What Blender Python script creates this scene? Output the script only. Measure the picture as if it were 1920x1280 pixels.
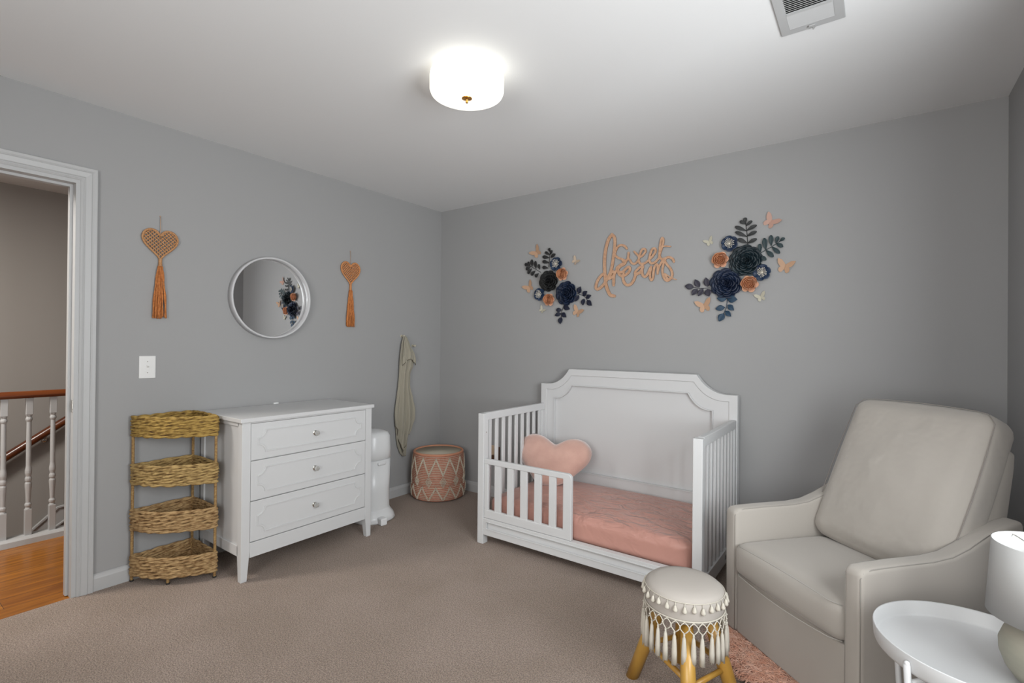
import bpy, math, random
from mathutils import Vector, Matrix
random.seed(7)
PI = math.pi
sc = bpy.context.scene
for o in list(bpy.data.objects): bpy.data.objects.remove(o)
col = sc.collection

# ------------------------------------------------------------------ camera
cam = bpy.data.cameras.new('camera'); camo = bpy.data.objects.new('camera', cam); col.objects.link(camo)
cam.sensor_width = 36; cam.lens = 933.3 / 1920 * 36; cam.clip_start = .05
YAW, PITCH, ROLL = .6309, .0042, .009
_f = Vector((-math.sin(YAW) * math.cos(PITCH), math.cos(YAW) * math.cos(PITCH), math.sin(PITCH)))
_r0 = Vector((math.cos(YAW), math.sin(YAW), 0)); _u0 = _r0.cross(_f)
_r = math.cos(ROLL) * _r0 + math.sin(ROLL) * _u0; _u = -math.sin(ROLL) * _r0 + math.cos(ROLL) * _u0
M = Matrix(((_r.x, _u.x, -_f.x, 3.1675), (_r.y, _u.y, -_f.y, -3.2401), (_r.z, _u.z, -_f.z, 1.2611), (0, 0, 0, 1)))
camo.matrix_world = M
sc.camera = camo

# ------------------------------------------------------------------ light
sc.view_settings.view_transform = 'Standard'; sc.view_settings.look = 'None'
sc.view_settings.gamma = 1; sc.view_settings.use_curve_mapping = False
sc.view_settings.exposure = 0.0
W = bpy.data.worlds.new('world'); sc.world = W; W.use_nodes = True
W.node_tree.nodes['Background'].inputs[0].default_value = (.9, .95, 1, 1)
W.node_tree.nodes['Background'].inputs[1].default_value = 1.0

def area(name, loc, rot, sx, sy, power, color):
    l = bpy.data.lights.new(name, 'AREA'); l.shape = 'RECTANGLE'; l.size = sx; l.size_y = sy; l.energy = power; l.color = color
    o = bpy.data.objects.new(name, l); o.location = loc; o.rotation_euler = rot; col.objects.link(o); return o
# daylight just outside the two windows behind the camera
area('window_daylight', (2.75, -4.66, 1.42), (PI / 2 + .12, 0, -.12), 1.6, 1.5, 64, (1, .975, .94))
area('window_daylight_side', (4.12, -2.50, 1.36), (PI / 2 + .14, 0, PI / 2 - .50), 1.7, 1.7, 135, (.95, .985, 1))
# hall light
area('hall_ceiling_light', (-.6, -3.6, 2.40), (0, 0, 0), .5, .5, 58, (1, .95, .88))

# ------------------------------------------------------------------ materials
def mat(name, base, rough=.6, noise=None, bump=None, metal=0, spec=.5, sheen=0, coat=0, emit=None, alpha=None, trans=0, coord='Object', wave=None):
    m = bpy.data.materials.new(name); m.use_nodes = True
    nt = m.node_tree; N = nt.nodes; L = nt.links; b = N['Principled BSDF']
    b.inputs['Base Color'].default_value = (*base, 1); b.inputs['Roughness'].default_value = rough
    b.inputs['Metallic'].default_value = metal; b.inputs['Specular IOR Level'].default_value = spec
    if sheen: b.inputs['Sheen Weight'].default_value = sheen
    if coat: b.inputs['Coat Weight'].default_value = coat; b.inputs['Coat Roughness'].default_value = .1
    if trans: b.inputs['Transmission Weight'].default_value = trans
    if emit: b.inputs['Emission Color'].default_value = (*emit[0], 1); b.inputs['Emission Strength'].default_value = emit[1]
    tc = N.new('ShaderNodeTexCoord')
    def nz(scale, detail=3, stretch=(1, 1, 1), dist=0):
        mp = N.new('ShaderNodeMapping'); mp.inputs['Scale'].default_value = stretch; L.new(tc.outputs[coord], mp.inputs[0])
        n = N.new('ShaderNodeTexNoise'); n.inputs['Scale'].default_value = scale; n.inputs['Detail'].default_value = detail; n.inputs['Distortion'].default_value = dist
        L.new(mp.outputs[0], n.inputs[0]); return n
    if noise:   # (scale, colour2, stretch, lo, hi)
        n = nz(noise[0], 4, noise[2] if len(noise) > 2 else (1, 1, 1))
        cr = N.new('ShaderNodeValToRGB'); cr.color_ramp.elements[0].color = (*base, 1); cr.color_ramp.elements[1].color = (*noise[1], 1)
        cr.color_ramp.elements[0].position = noise[3] if len(noise) > 3 else .35; cr.color_ramp.elements[1].position = noise[4] if len(noise) > 4 else .65
        L.new(n.outputs[0], cr.inputs[0]); L.new(cr.outputs[0], b.inputs['Base Color'])
    if bump:    # (scale, strength, distance, stretch, distortion)
        n = nz(bump[0], 3, bump[3] if len(bump) > 3 else (1, 1, 1), bump[4] if len(bump) > 4 else 0)
        bp = N.new('ShaderNodeBump'); bp.inputs['Strength'].default_value = bump[1]; bp.inputs['Distance'].default_value = bump[2]
        L.new(n.outputs[0], bp.inputs['Height']); L.new(bp.outputs[0], b.inputs['Normal'])
    return m

m_wall = mat('wall_grey_paint', (.338, .338, .339), .85, bump=(260, .08, .002), spec=.25)
m_wallhall = mat('hall_paint', (.36, .34, .322), .85, spec=.25)
m_ceil = mat('ceiling_paint', (.775, .78, .785), .9, bump=(180, .06, .002), spec=.2)
m_trim = mat('trim_white', (.45, .453, .456), .45)
m_white = mat('furniture_white', (.60, .605, .61), .42)
m_tray = mat('tray_white_enamel', (.58, .585, .59), .4)
m_white2 = mat('furniture_white_side', (.60, .605, .61), .42)
m_groove = mat('panel_groove', (.42, .42, .43), .6)
m_plastic = mat('plastic_white', (.72, .725, .73), .3)
m_switch = mat('switch_plastic', (.74, .74, .73), .35)
m_carpet = mat('carpet', (.435, .342, .278), .98, noise=(190, (.225, .168, .138), (1, 1, 1), .40, .60), bump=(170, 1, .012), spec=.1, sheen=.2)
nt = m_carpet.node_tree                                    # large soft wear patches over the pile
_b = nt.nodes['Principled BSDF']; _ramp = [n for n in nt.nodes if n.type == 'VALTORGB'][0]
_n2 = nt.nodes.new('ShaderNodeTexNoise'); _n2.inputs['Scale'].default_value = 2.2; _n2.inputs['Detail'].default_value = 5
_tc = [n for n in nt.nodes if n.type == 'TEX_COORD'][0]; nt.links.new(_tc.outputs['Object'], _n2.inputs[0])
_cr = nt.nodes.new('ShaderNodeValToRGB'); _cr.color_ramp.elements[0].position = .38; _cr.color_ramp.elements[1].position = .62
_cr.color_ramp.elements[0].color = (.93, .92, .90, 1); _cr.color_ramp.elements[1].color = (1.05, 1.05, 1.06, 1)
_mx = nt.nodes.new('ShaderNodeMix'); _mx.data_type = 'RGBA'; _mx.blend_type = 'MULTIPLY'; _mx.inputs[0].default_value = 1
nt.links.new(_n2.outputs[0], _cr.inputs[0]); nt.links.new(_ramp.outputs[0], _mx.inputs[6]); nt.links.new(_cr.outputs[0], _mx.inputs[7]); nt.links.new(_mx.outputs[2], _b.inputs['Base Color'])

def plank_mat():
    m = bpy.data.materials.new('hall_wood_floor'); m.use_nodes = True; nt = m.node_tree; N = nt.nodes; L = nt.links; b = N['Principled BSDF']
    tc = N.new('ShaderNodeTexCoord'); mp = N.new('ShaderNodeMapping'); mp.inputs['Rotation'].default_value = (0, 0, PI / 2); L.new(tc.outputs['Object'], mp.inputs[0])
    br = N.new('ShaderNodeTexBrick'); br.inputs['Scale'].default_value = 1; br.inputs['Mortar Size'].default_value = .0012
    br.inputs['Brick Width'].default_value = 1.1; br.inputs['Row Height'].default_value = .125; br.inputs['Color1'].default_value = (.36, .135, .012, 1); br.inputs['Color2'].default_value = (.28, .095, .008, 1); br.inputs['Mortar'].default_value = (.10, .035, .008, 1)
    L.new(mp.outputs[0], br.inputs[0])
    mp2 = N.new('ShaderNodeMapping'); mp2.inputs['Scale'].default_value = (30, 2.2, 1); L.new(tc.outputs['Object'], mp2.inputs[0])
    n = N.new('ShaderNodeTexNoise'); n.inputs['Scale'].default_value = 1.5; n.inputs['Detail'].default_value = 6; n.inputs['Distortion'].default_value = .6; L.new(mp2.outputs[0], n.inputs[0])
    cr = N.new('ShaderNodeValToRGB'); cr.color_ramp.elements[0].position = .3; cr.color_ramp.elements[1].position = .7; cr.color_ramp.elements[0].color = (.62, .55, .5, 1); cr.color_ramp.elements[1].color = (1.15, 1.15, 1.1, 1)
    L.new(n.outputs[0], cr.inputs[0]); mx = N.new('ShaderNodeMix'); mx.data_type = 'RGBA'; mx.blend_type = 'MULTIPLY'; mx.inputs[0].default_value = 1
    L.new(br.outputs[0], mx.inputs[6]); L.new(cr.outputs[0], mx.inputs[7]); L.new(mx.outputs[2], b.inputs['Base Color'])
    b.inputs['Roughness'].default_value = .25; return m
m_plank = plank_mat()
m_cherry = mat('cherry_handrail', (.075, .014, .004), .3, noise=(9, (.18, .048, .010), (1, .12, 1)), coat=.25)
m_wicker = mat('wicker', (.44, .295, .145), .8, noise=(40, (.20, .11, .045), (1, 1, 2.2), .42, .68), bump=(220, .5, .003, (1, 1, 3)), spec=.2)
m_wicker_top = mat('wicker_golden', (.43, .285, .085), .8, noise=(40, (.20, .12, .035), (1, 1, 2.2), .42, .68), bump=(220, .5, .003, (1, 1, 3)), spec=.2)
m_gapshade = mat('wicker_gap_shade', (.12, .065, .025), .9)  # dark brown standing in for the shade between wicker strands
m_wrap = mat('wicker_wrap', (.42, .28, .12), .8, noise=(60, (.22, .12, .05), (1, 1, 4)), spec=.2)
m_rust = mat('rust_cord', (.60, .24, .085), .9, noise=(90, (.42, .15, .05)), spec=.1)
m_tancord = mat('tan_cord', (.54, .30, .155), .9, noise=(120, (.40, .20, .09)), spec=.1)
m_string = mat('hanging_string', (.50, .36, .27), .9)
m_mirror = mat('mirror_glass', (.93, .93, .93), .0, metal=1)
m_mframe = mat('mirror_frame', (.55, .55, .56), .4)
m_chrome = mat('satin_metal', (.62, .60, .56), .25, metal=1)
m_crystal = mat('crystal_knob', (.55, .55, .53), .08, metal=.45, spec=1)
m_brass = mat('brass', (.72, .38, .10), .25, metal=1)
m_towel = mat('sage_muslin', (.33, .305, .245), .95, bump=(140, .3, .003), sheen=.3, spec=.1)
m_hem = mat('towel_hem', (.13, .11, .085), .95)
m_peachrope = mat('peach_rope', (.50, .235, .165), .9, noise=(60, (.42, .175, .115)), spec=.1)
m_creamcord = mat('cream_cord', (.66, .60, .50), .9, noise=(80, (.54, .47, .37)), spec=.1)
m_liner = mat('basket_liner', (.50, .45, .36), .95, spec=.1)
m_tag = mat('liner_tag', (.62, .62, .58), .8)
def sheet_mat():      # satin with a patch of fine creases
    m = mat('satin_pink_sheet', (.50, .262, .215), .34, spec=.38, sheen=.12)
    nt = m.node_tree; N = nt.nodes; L = nt.links; b = N['Principled BSDF']
    tc = N.new('ShaderNodeTexCoord'); n = N.new('ShaderNodeTexNoise'); n.inputs['Scale'].default_value = 9; n.inputs['Detail'].default_value = 2.5; n.inputs['Distortion'].default_value = .9
    mp = N.new('ShaderNodeMapping'); mp.inputs['Rotation'].default_value = (0, 0, .6); mp.inputs['Scale'].default_value = (1, 1.7, 1)
    L.new(tc.outputs['Object'], mp.inputs[0]); L.new(mp.outputs[0], n.inputs[0])
    gx = N.new('ShaderNodeSeparateXYZ'); L.new(tc.outputs['Object'], gx.inputs[0])
    mr = N.new('ShaderNodeMapRange'); mr.inputs[1].default_value = 1.45; mr.inputs[2].default_value = 1.9; mr.inputs[3].default_value = .10; mr.inputs[4].default_value = 1.0; L.new(gx.outputs[0], mr.inputs[0])
    mz = N.new('ShaderNodeMapRange'); mz.inputs[1].default_value = .235; mz.inputs[2].default_value = .30; mz.inputs[3].default_value = .22; mz.inputs[4].default_value = 1.0; L.new(gx.outputs[2], mz.inputs[0])
    mu = N.new('ShaderNodeMath'); mu.operation = 'MULTIPLY'; L.new(mr.outputs[0], mu.inputs[0]); L.new(mz.outputs[0], mu.inputs[1])
    bp = N.new('ShaderNodeBump'); bp.inputs['Distance'].default_value = .035; L.new(mu.outputs[0], bp.inputs['Strength']); L.new(n.outputs[0], bp.inputs['Height']); L.new(bp.outputs[0], b.inputs['Normal'])
    return m
m_sheet = sheet_mat()
m_pillow = mat('blush_plush', (.62, .385, .32), .95, noise=(12, (.56, .34, .28)), bump=(160, .5, .004), sheen=.8, spec=.1)
m_fabric = mat('cream_upholstery', (.415, .385, .350), .9, bump=(600, .18, .001), sheen=.25, spec=.15)
m_seam = mat('upholstery_seam', (.27, .25, .23), .9)
m_armseam = mat('arm_seam', (.30, .285, .26), .9)
m_cushfab = mat('cream_back_cushion', (.415, .385, .350), .9, bump=(5.5, .35, .05), sheen=.25, spec=.15)
m_stoolfab = mat('stool_cotton', (.44, .405, .37), .95, bump=(500, .2, .001), spec=.1)
m_fringe = mat('fringe_cotton', (.56, .525, .455), .95, bump=(400, .3, .001), spec=.1)
m_pine = mat('pine_varnished', (.50, .285, .055), .4, noise=(14, (.38, .195, .032), (1, 1, .15)), coat=.2)
m_shade = mat('linen_shade', (.40, .398, .392), .9, bump=(500, .15, .001), spec=.1)
m_stone = mat('wood_grain_ceramic', (.36, .33, .27), .6, noise=(6, (.27, .28, .225), (1, 1, 3)))
m_rugb = mat('rug_backing', (.45, .22, .15), .95)
m_shag = mat('pink_shag', (.80, .50, .38), .85, noise=(30, (.66, .33, .22)), sheen=.4, spec=.2)
m_glow = mat('lamp_glass_glow', (.9, .88, .8), .3, emit=((1, .97, .87), 1.2))
m_rosegold = mat('rose_gold_wood', (.44, .245, .145), .4, noise=(60, (.54, .33, .21)), spec=.6)
m_burnt = mat('laser_cut_edge', (.27, .135, .07), .7)
m_black = mat('paper_black', (.009, .009, .010), .6, noise=(20, (.014, .014, .014)))
m_teal = mat('paper_dark_teal', (.006, .014, .020), .5, noise=(20, (.009, .022, .030)))
m_navy = mat('paper_navy', (.005, .011, .032), .5, noise=(18, (.007, .018, .050)))
m_navy2 = mat('paper_deep_navy', (.006, .009, .026), .6)
m_blue = mat('paper_blue', (.006, .018, .050), .5, noise=(20, (.008, .028, .072)))
m_slate = mat('paper_slate', (.028, .030, .031), .6)
m_plum = mat('paper_plum', (.028, .026, .042), .6)
m_peach = mat('paper_peach', (.58, .27, .14), .7, noise=(25, (.46, .18, .08)))
m_peachlt = mat('paper_light_peach', (.64, .36, .235), .7)
m_bfly = mat('paper_apricot', (.46, .285, .18), .6)
m_bflypink = mat('paper_dusty_pink', (.46, .28, .22), .6)
m_bflycream = mat('paper_cream', (.46, .435, .345), .6)
m_bflytan = mat('paper_tan', (.45, .355, .27), .6)
m_stamen = mat('paper_white', (.72, .68, .60), .7)
m_outlet = mat('outlet_beige', (.55, .42, .30), .4)
m_plug = mat('brown_plug', (.085, .04, .02), .4)
m_dark = mat('dark_void', (.02, .02, .02), .9)
m_black_foot = mat('black_rubber', (.02, .02, .02), .6)

# ------------------------------------------------------------------ helpers
class MB:
    def __init__(s): s.v = []; s.f = []; s.mi = []
    def add(s, vs, fs, k=0):
        o = len(s.v); s.v += [tuple(v) for v in vs]; s.f += [tuple(i + o for i in f) for f in fs]; s.mi += [k] * len(fs)
    def box(s, x0, x1, y0, y1, z0, z1, k=0):
        s.add([(x, y, z) for z in (z0, z1) for y in (y0, y1) for x in (x0, x1)],
              [(0, 2, 3, 1), (4, 5, 7, 6), (0, 1, 5, 4), (2, 6, 7, 3), (0, 4, 6, 2), (1, 3, 7, 5)], k)
    def prism(s, pts, ax, a, b, k=0, kside=None):
        # pts: 2D outline; extruded along ax from a to b.  ax 'x': (y,z); 'y': (x,z); 'z': (x,y)
        def P(p, t): return (t, p[0], p[1]) if ax == 'x' else ((p[0], t, p[1]) if ax == 'y' else (p[0], p[1], t))
        n = len(pts); vs = [P(p, a) for p in pts] + [P(p, b) for p in pts]
        s.add(vs, [tuple(range(n)), tuple(range(2 * n - 1, n - 1, -1))], k)
        o = len(s.v) - 2 * n; ks = k if kside is None else kside
        for i in range(n): s.f.append((o + i, o + n + i, o + n + (i + 1) % n, o + (i + 1) % n)); s.mi.append(ks)
    def ring(s, A, B, ax, a, b, k=0):
        # band between two outlines of equal length, extruded a..b
        def P(p, t): return (t, p[0], p[1]) if ax == 'x' else ((p[0], t, p[1]) if ax == 'y' else (p[0], p[1], t))
        n = len(A); vs = [P(p, a) for p in A] + [P(p, a) for p in B] + [P(p, b) for p in A] + [P(p, b) for p in B]; fs = []
        for i in range(n):
            j = (i + 1) % n
            fs += [(i, j, n + j, n + i), (2 * n + i, 3 * n + i, 3 * n + j, 2 * n + j), (i, 2 * n + i, 2 * n + j, j), (n + i, n + j, 3 * n + j, 3 * n + i)]
        s.add(vs, fs, k)
    def tube(s, pts, r, n=8, closed=False, k=0, cap=True, flat=None):
        pts = [Vector(p) for p in pts]; m = len(pts); vs = []; up = None
        for i, p in enumerate(pts):
            if closed: t = pts[(i + 1) % m] - pts[i - 1]
            else: t = pts[min(i + 1, m - 1)] - pts[max(i - 1, 0)]
            if t.length < 1e-9: t = Vector((0, 0, 1))
            t.normalize()
            if up is None:
                up = Vector((0, 0, 1)) if abs(t.z) < .9 else Vector((1, 0, 0))
            a = up - t * up.dot(t)
            if a.length < 1e-5: a = t.orthogonal()
            a.normalize(); up = a; b = t.cross(a)
            rr = r[i] if isinstance(r, (list, tuple)) else r
            for q in range(n):
                c = 2 * PI * q / n; vs.append(p + a * (rr * math.cos(c)) + b * (rr * math.sin(c)))
        fs = []
        for i in range(m if closed else m - 1):
            j = (i + 1) % m
            for q in range(n):
                w = (q + 1) % n; fs.append((i * n + q, i * n + w, j * n + w, j * n + q))
        if cap and not closed: fs += [tuple(range(n - 1, -1, -1)), tuple((m - 1) * n + q for q in range(n))]
        s.add(vs, fs, k)
    def lathe(s, prof, c=(0, 0, 0), n=32, k=0, sx=1, sy=1, close=False):
        vs = []; m = len(prof)
        for r, z in prof:
            for q in range(n):
                a = 2 * PI * q / n; vs.append((c[0] + r * sx * math.cos(a), c[1] + r * sy * math.sin(a), c[2] + z))
        fs = [(i * n + q, i * n + (q + 1) % n, (i + 1) * n + (q + 1) % n, (i + 1) * n + q) for i in range(m - 1) for q in range(n)]
        if close: fs += [((m - 1) * n + q, (m - 1) * n + (q + 1) % n, (q + 1) % n, q) for q in range(n)]
        else:
            if prof[0][0] > 1e-5: fs.append(tuple(range(n - 1, -1, -1)))
            if prof[-1][0] > 1e-5: fs.append(tuple((m - 1) * n + q for q in range(n)))
        s.add(vs, fs, k)
    def ball(s, c, r, n=8, m=6, k=0, sz=1):
        prof = [(max(r * math.sin(PI * i / m), 1e-6), -r * sz * math.cos(PI * i / m)) for i in range(m + 1)]; s.lathe(prof, c, n, k)
    def grid(s, fn, nu, nv, k=0):
        vs = [fn(i / nu, j / nv) for j in range(nv + 1) for i in range(nu + 1)]
        s.add(vs, [(j * (nu + 1) + i, j * (nu + 1) + i + 1, (j + 1) * (nu + 1) + i + 1, (j + 1) * (nu + 1) + i) for j in range(nv) for i in range(nu)], k)
    def build(s, name, mats, parent=None, smooth=False, bevel=0, seg=2, solid=0, sub=0, M=None, angle=35):
        me = bpy.data.meshes.new(name)
        vs = [M @ Vector(v) for v in s.v] if M is not None else s.v
        me.from_pydata(vs, [], s.f); me.update()
        import bmesh
        bm = bmesh.new(); bm.from_mesh(me); bmesh.ops.recalc_face_normals(bm, faces=bm.faces[:]) if not solid else None; bm.to_mesh(me); bm.free()
        for m in (mats if isinstance(mats, (list, tuple)) else [mats]): me.materials.append(m)
        for p, i in zip(me.polygons, s.mi): p.material_index = i; p.use_smooth = smooth
        o = bpy.data.objects.new(name, me); col.objects.link(o)
        if parent: o.parent = parent; o.matrix_parent_inverse = parent_world(parent).inverted()
        if solid: md = o.modifiers.new('s', 'SOLIDIFY'); md.thickness = solid; md.offset = 0
        if bevel: md = o.modifiers.new('b', 'BEVEL'); md.width = bevel; md.segments = seg; md.limit_method = 'ANGLE'; md.angle_limit = math.radians(angle); md.harden_normals = False
        if sub: md = o.modifiers.new('u', 'SUBSURF'); md.levels = sub; md.render_levels = sub
        return o
def parent_world(p):
    M = p.matrix_basis.copy()
    if p.parent: M = parent_world(p.parent) @ p.matrix_parent_inverse @ M
    return M
def tag(o, label=None, cat=None, group=None, kind=None):
    if label: o['label'] = label
    if cat: o['category'] = cat
    if group: o['group'] = group
    if kind: o['kind'] = kind
    return o
def thing(name, loc, label, cat, group=None):
    o = bpy.data.objects.new(name, None); o.empty_display_size = .05; o.location = loc; col.objects.link(o)
    return tag(o, label, cat, group)
def struct(o): o['kind'] = 'structure'; return o
def copy_tree(o, dM, parent=None):      # a copy of a thing with copies of its parts
    c = o.copy(); col.objects.link(c)
    if parent: c.parent = parent
    else: c.matrix_basis = dM @ o.matrix_basis
    for ch in o.children: copy_tree(ch, dM, c)
    return c
def rbox(mb, cx, cy, cz, sx, sy, sz, r, bulge=(0, 0, 0), n=10, k=0):
    # rounded, puffed box centred at c, full sizes s
    hx, hy, hz = sx / 2, sy / 2, sz / 2
    def mp(x, y, z):
        ux, uy, uz = x / hx, y / hy, z / hz
        ix = max(-(hx - r), min(hx - r, x)); iy = max(-(hy - r), min(hy - r, y)); iz = max(-(hz - r), min(hz - r, z))
        d = Vector((x - ix, y - iy, z - iz))
        if d.length > 1e-9: d = d.normalized() * r
        p = Vector((ix, iy, iz)) + d
        p.x += bulge[0] * ux * (1 - uy * uy) * (1 - uz * uz); p.y += bulge[1] * uy * (1 - ux * ux) * (1 - uz * uz); p.z += bulge[2] * uz * (1 - ux * ux) * (1 - uy * uy)
        return (cx + p.x, cy + p.y, cz + p.z)
    def t(i): return math.sin((2 * i / n - 1) * PI / 2) * .5 + (2 * i / n - 1) * .5
    for s_ in (-1, 1):
        for ax in range(3):
            def fn(u, v, s_=s_, ax=ax):
                a = t(u * n); b = t(v * n)
                q = (s_ * hx, a * hy, b * hz) if ax == 0 else ((a * hx, s_ * hy, b * hz) if ax == 1 else (a * hx, b * hy, s_ * hz))
                return mp(*q)
            mb.grid(fn, n, n, k)
def weld(o):
    import bmesh
    bm = bmesh.new(); bm.from_mesh(o.data); bmesh.ops.remove_doubles(bm, verts=bm.verts[:], dist=1e-5); bmesh.ops.recalc_face_normals(bm, faces=bm.faces[:]); bm.to_mesh(o.data); bm.free(); return o

# ------------------------------------------------------------------ room shell
RW, FW, H = 3.665, -4.5, 2.44        # right wall x, front wall y, ceiling height
b = MB(); b.box(-.005, RW, FW, 0, -.06, 0); o = struct(b.build('floor', m_carpet))
b = MB(); b.box(-.0, RW, FW, 0, H, H + .05); struct(b.build('ceiling', m_ceil))
b = MB(); b.box(-.12, RW + .12, 0, .12, -.06, H + .05); struct(b.build('wall_back', m_wall))
# right wall with the side window just outside the frame
b = MB(); x0, x1 = RW, RW + .12
b.box(x0, x1, -1.45, 0, -.06, H + .05); b.box(x0, x1, FW - .12, -2.85, -.06, H + .05); b.box(x0, x1, -2.85, -1.45, -.06, .75); b.box(x0, x1, -2.85, -1.45, 2.1, H + .05)
struct(b.build('wall_right', m_wall))
b = MB(); y0, y1 = FW - .12, FW
b.box(-.12, 1.45, y0, y1, -.06, H + .05); b.box(3.45, RW, y0, y1, -.06, H + .05); b.box(1.45, 3.45, y0, y1, -.06, .75); b.box(1.45, 3.45, y0, y1, 2.2, H + .05)
struct(b.build('wall_front', m_wall))
def window(name, ax, c, a0, a1, z0, z1, mull):
    b = MB()
    def bx(a, bb, zz0, zz1):
        if ax == 'y': b.box(a, bb, c - .05, c + .02, zz0, zz1)
        else: b.box(c - .02, c + .05, a, bb, zz0, zz1)
    bx(a0, a0 + .05, z0, z1); bx(a1 - .05, a1, z0, z1); bx(a0, a1, z0, z0 + .05); bx(a0, a1, z1 - .05, z1); bx(a0, a1, (z0 + z1) / 2 - .02, (z0 + z1) / 2 + .02)
    for m_ in mull: bx(m_ - .03, m_ + .03, z0, z1)
    struct(b.build(name, m_trim))
window('window_1', 'y', FW - .05, 1.45, 3.45, .75, 2.2, [2.45])
window('window_2', 'x', RW + .05, -2.85, -1.45, .75, 2.1, [-2.15])
# left wall with the doorway (opening y -3.33 .. -2.52, z 0 .. 2.046)
DO0, DO1, DZ = -3.33, -2.52, 2.046
b = MB(); b.box(-.12, 0, DO1, 0, -.06, H + .05); b.box(-.12, 0, FW, DO0, -.06, H + .05); b.box(-.12, 0, DO0, DO1, DZ, H + .05)
struct(b.build('wall_left', m_wall))
# door frame: jamb, stop and moulded casing
b = MB()
for (y0, y1) in ((DO1 - .018, DO1 + .004), (DO0 - .004, DO0 + .018)): b.box(-.122, .004, y0, y1, -.02, DZ - .018)
b.box(-.122, .004, DO0 - .004, DO1 + .004, DZ - .018, DZ + .004)
b.box(-.075, -.045, DO1 - .03, DO1 - .017, 0, DZ - .03); b.box(-.075, -.045, DO0 + .018, DO1 - .017, DZ - .03, DZ - .017)
fr = struct(b.build('door_1', m_trim))
b = MB()
prof = [(0, .008), (.008, .013), (.014, .011), (.018, .015), (.040, .019), (.044, .016), (.050, .020), (.062, .020), (.065, .017), (.065, 0), (0, 0)]   # (distance from opening, depth)
def casing(sign, yb):
    pts = [(yb + sign * d, t) for d, t in prof]
    path = []
    for z in (-.002, None): path.append(z)
    n = len(pts); vs = []
    for d, t in prof: vs.append((t, yb + sign * d, 0))
    for d, t in prof: vs.append((t, yb + sign * d, DZ + d))
    fs = [(i, (i + 1) % n, n + (i + 1) % n, n + i) for i in range(n)] + [tuple(range(n))]
    b.add(vs, fs)
casing(1, DO1); casing(-1, DO0)
n = len(prof); vs = [(t, DO1 + d, DZ + d) for d, t in prof] + [(t, DO0 - d, DZ + d) for d, t in prof]
b.add(vs, [(i, (i + 1) % n, n + (i + 1) % n, n + i) for i in range(n)])
b.build('door_casing', m_trim, fr)
b = MB(); b.box(-.036, -.006, DO1 - .0205, DO1 - .017, .905, .965); b.box(-.014, .000, DO1 - .022, DO1 - .017, .92, .95); tag(b.build('strike_plate', m_chrome, fr, bevel=.002), 'satin metal strike plate')
# baseboards
def baseboard(name, pts):   # profile (t, z)
    pr = [(0, 0), (.014, 0), (.014, .062), (.011, .070), (.009, .078), (.004, .083), (0, .084)]
    b = MB()
    for (a, c) in pts:
        a = Vector(a); c = Vector(c); nrm = Vector((-(c - a).y, (c - a).x)).normalized()
        n = len(pr); vs = [(a.x + nrm.x * t, a.y + nrm.y * t, z) for t, z in pr] + [(c.x + nrm.x * t, c.y + nrm.y * t, z) for t, z in pr]
        b.add(vs, [(i, (i + 1) % n, n + (i + 1) % n, n + i) for i in range(n)] + [tuple(range(n)), tuple(range(2 * n - 1, n - 1, -1))])
    return struct(b.build(name, m_trim))
baseboard('baseboard_left', [((0, 0), (0, DO1 + .065)), ((0, DO0 - .065), (0, FW))])
baseboard('baseboard_back', [((RW, 0), (0, 0))])
baseboard('baseboard_right', [((RW, FW), (RW, 0))])
baseboard('baseboard_front', [((0, FW), (RW, FW))])

# hall beyond the door
HW = -2.15
b = MB(); b.box(-1.17, -.005, -4.6, .2, -.06, -.004); struct(b.build('floor_hall', m_plank))
b = MB(); b.box(HW - .1, HW, -4.6, .2, -2.2, H); b.box(HW, 0, -4.7, -4.6, -2.2, H); b.box(HW, 0, .2, .3, -2.2, H); struct(b.build('wall_hall', m_wallhall))
b = MB(); b.box(HW - .1, 0, -4.7, .3, H, H + .05); struct(b.build('ceiling_hall', m_ceil))
b = MB(); b.box(-1.22, -1.17, -4.6, .2, -2.0, -.004)
struct(b.build('wall_stairwell', m_wallhall))
b = MB(); b.box(HW, -1.22, -2.10, .2, -.30, -.22)
for i in range(8): b.box(HW, -1.22, -2.10 - .27 * (i + 1), -2.10 - .27 * i, -2.2, -.22 - .19 * (i + 1))
struct(b.build('floor_stairs', m_plank))
b = MB()
top = [(-3.2, -.86), (-2.308, -.229), (-2.21, -.14), (-2.153, -.087), (-2.12, -.084), (-1.0, -.084)]
low = [(-3.2, -1.02), (-2.308, -.39), (-2.21, -.30), (-2.153, -.25), (-2.12, -.22), (-1.0, -.22)]
b.prism(top + low[::-1], 'x', HW, HW + .018); b.tube([(HW + .02, y, z) for y, z in top], .012, 6)
b.tube([(HW + .022, -2.30, -.36), (HW + .022, -2.19, -.255), (HW + .022, -2.10, -.195), (HW + .022, -2.0, -.175), (HW + .022, -1.0, -.17)], .010, 6)
struct(b.build('trim_1', m_trim))
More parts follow.
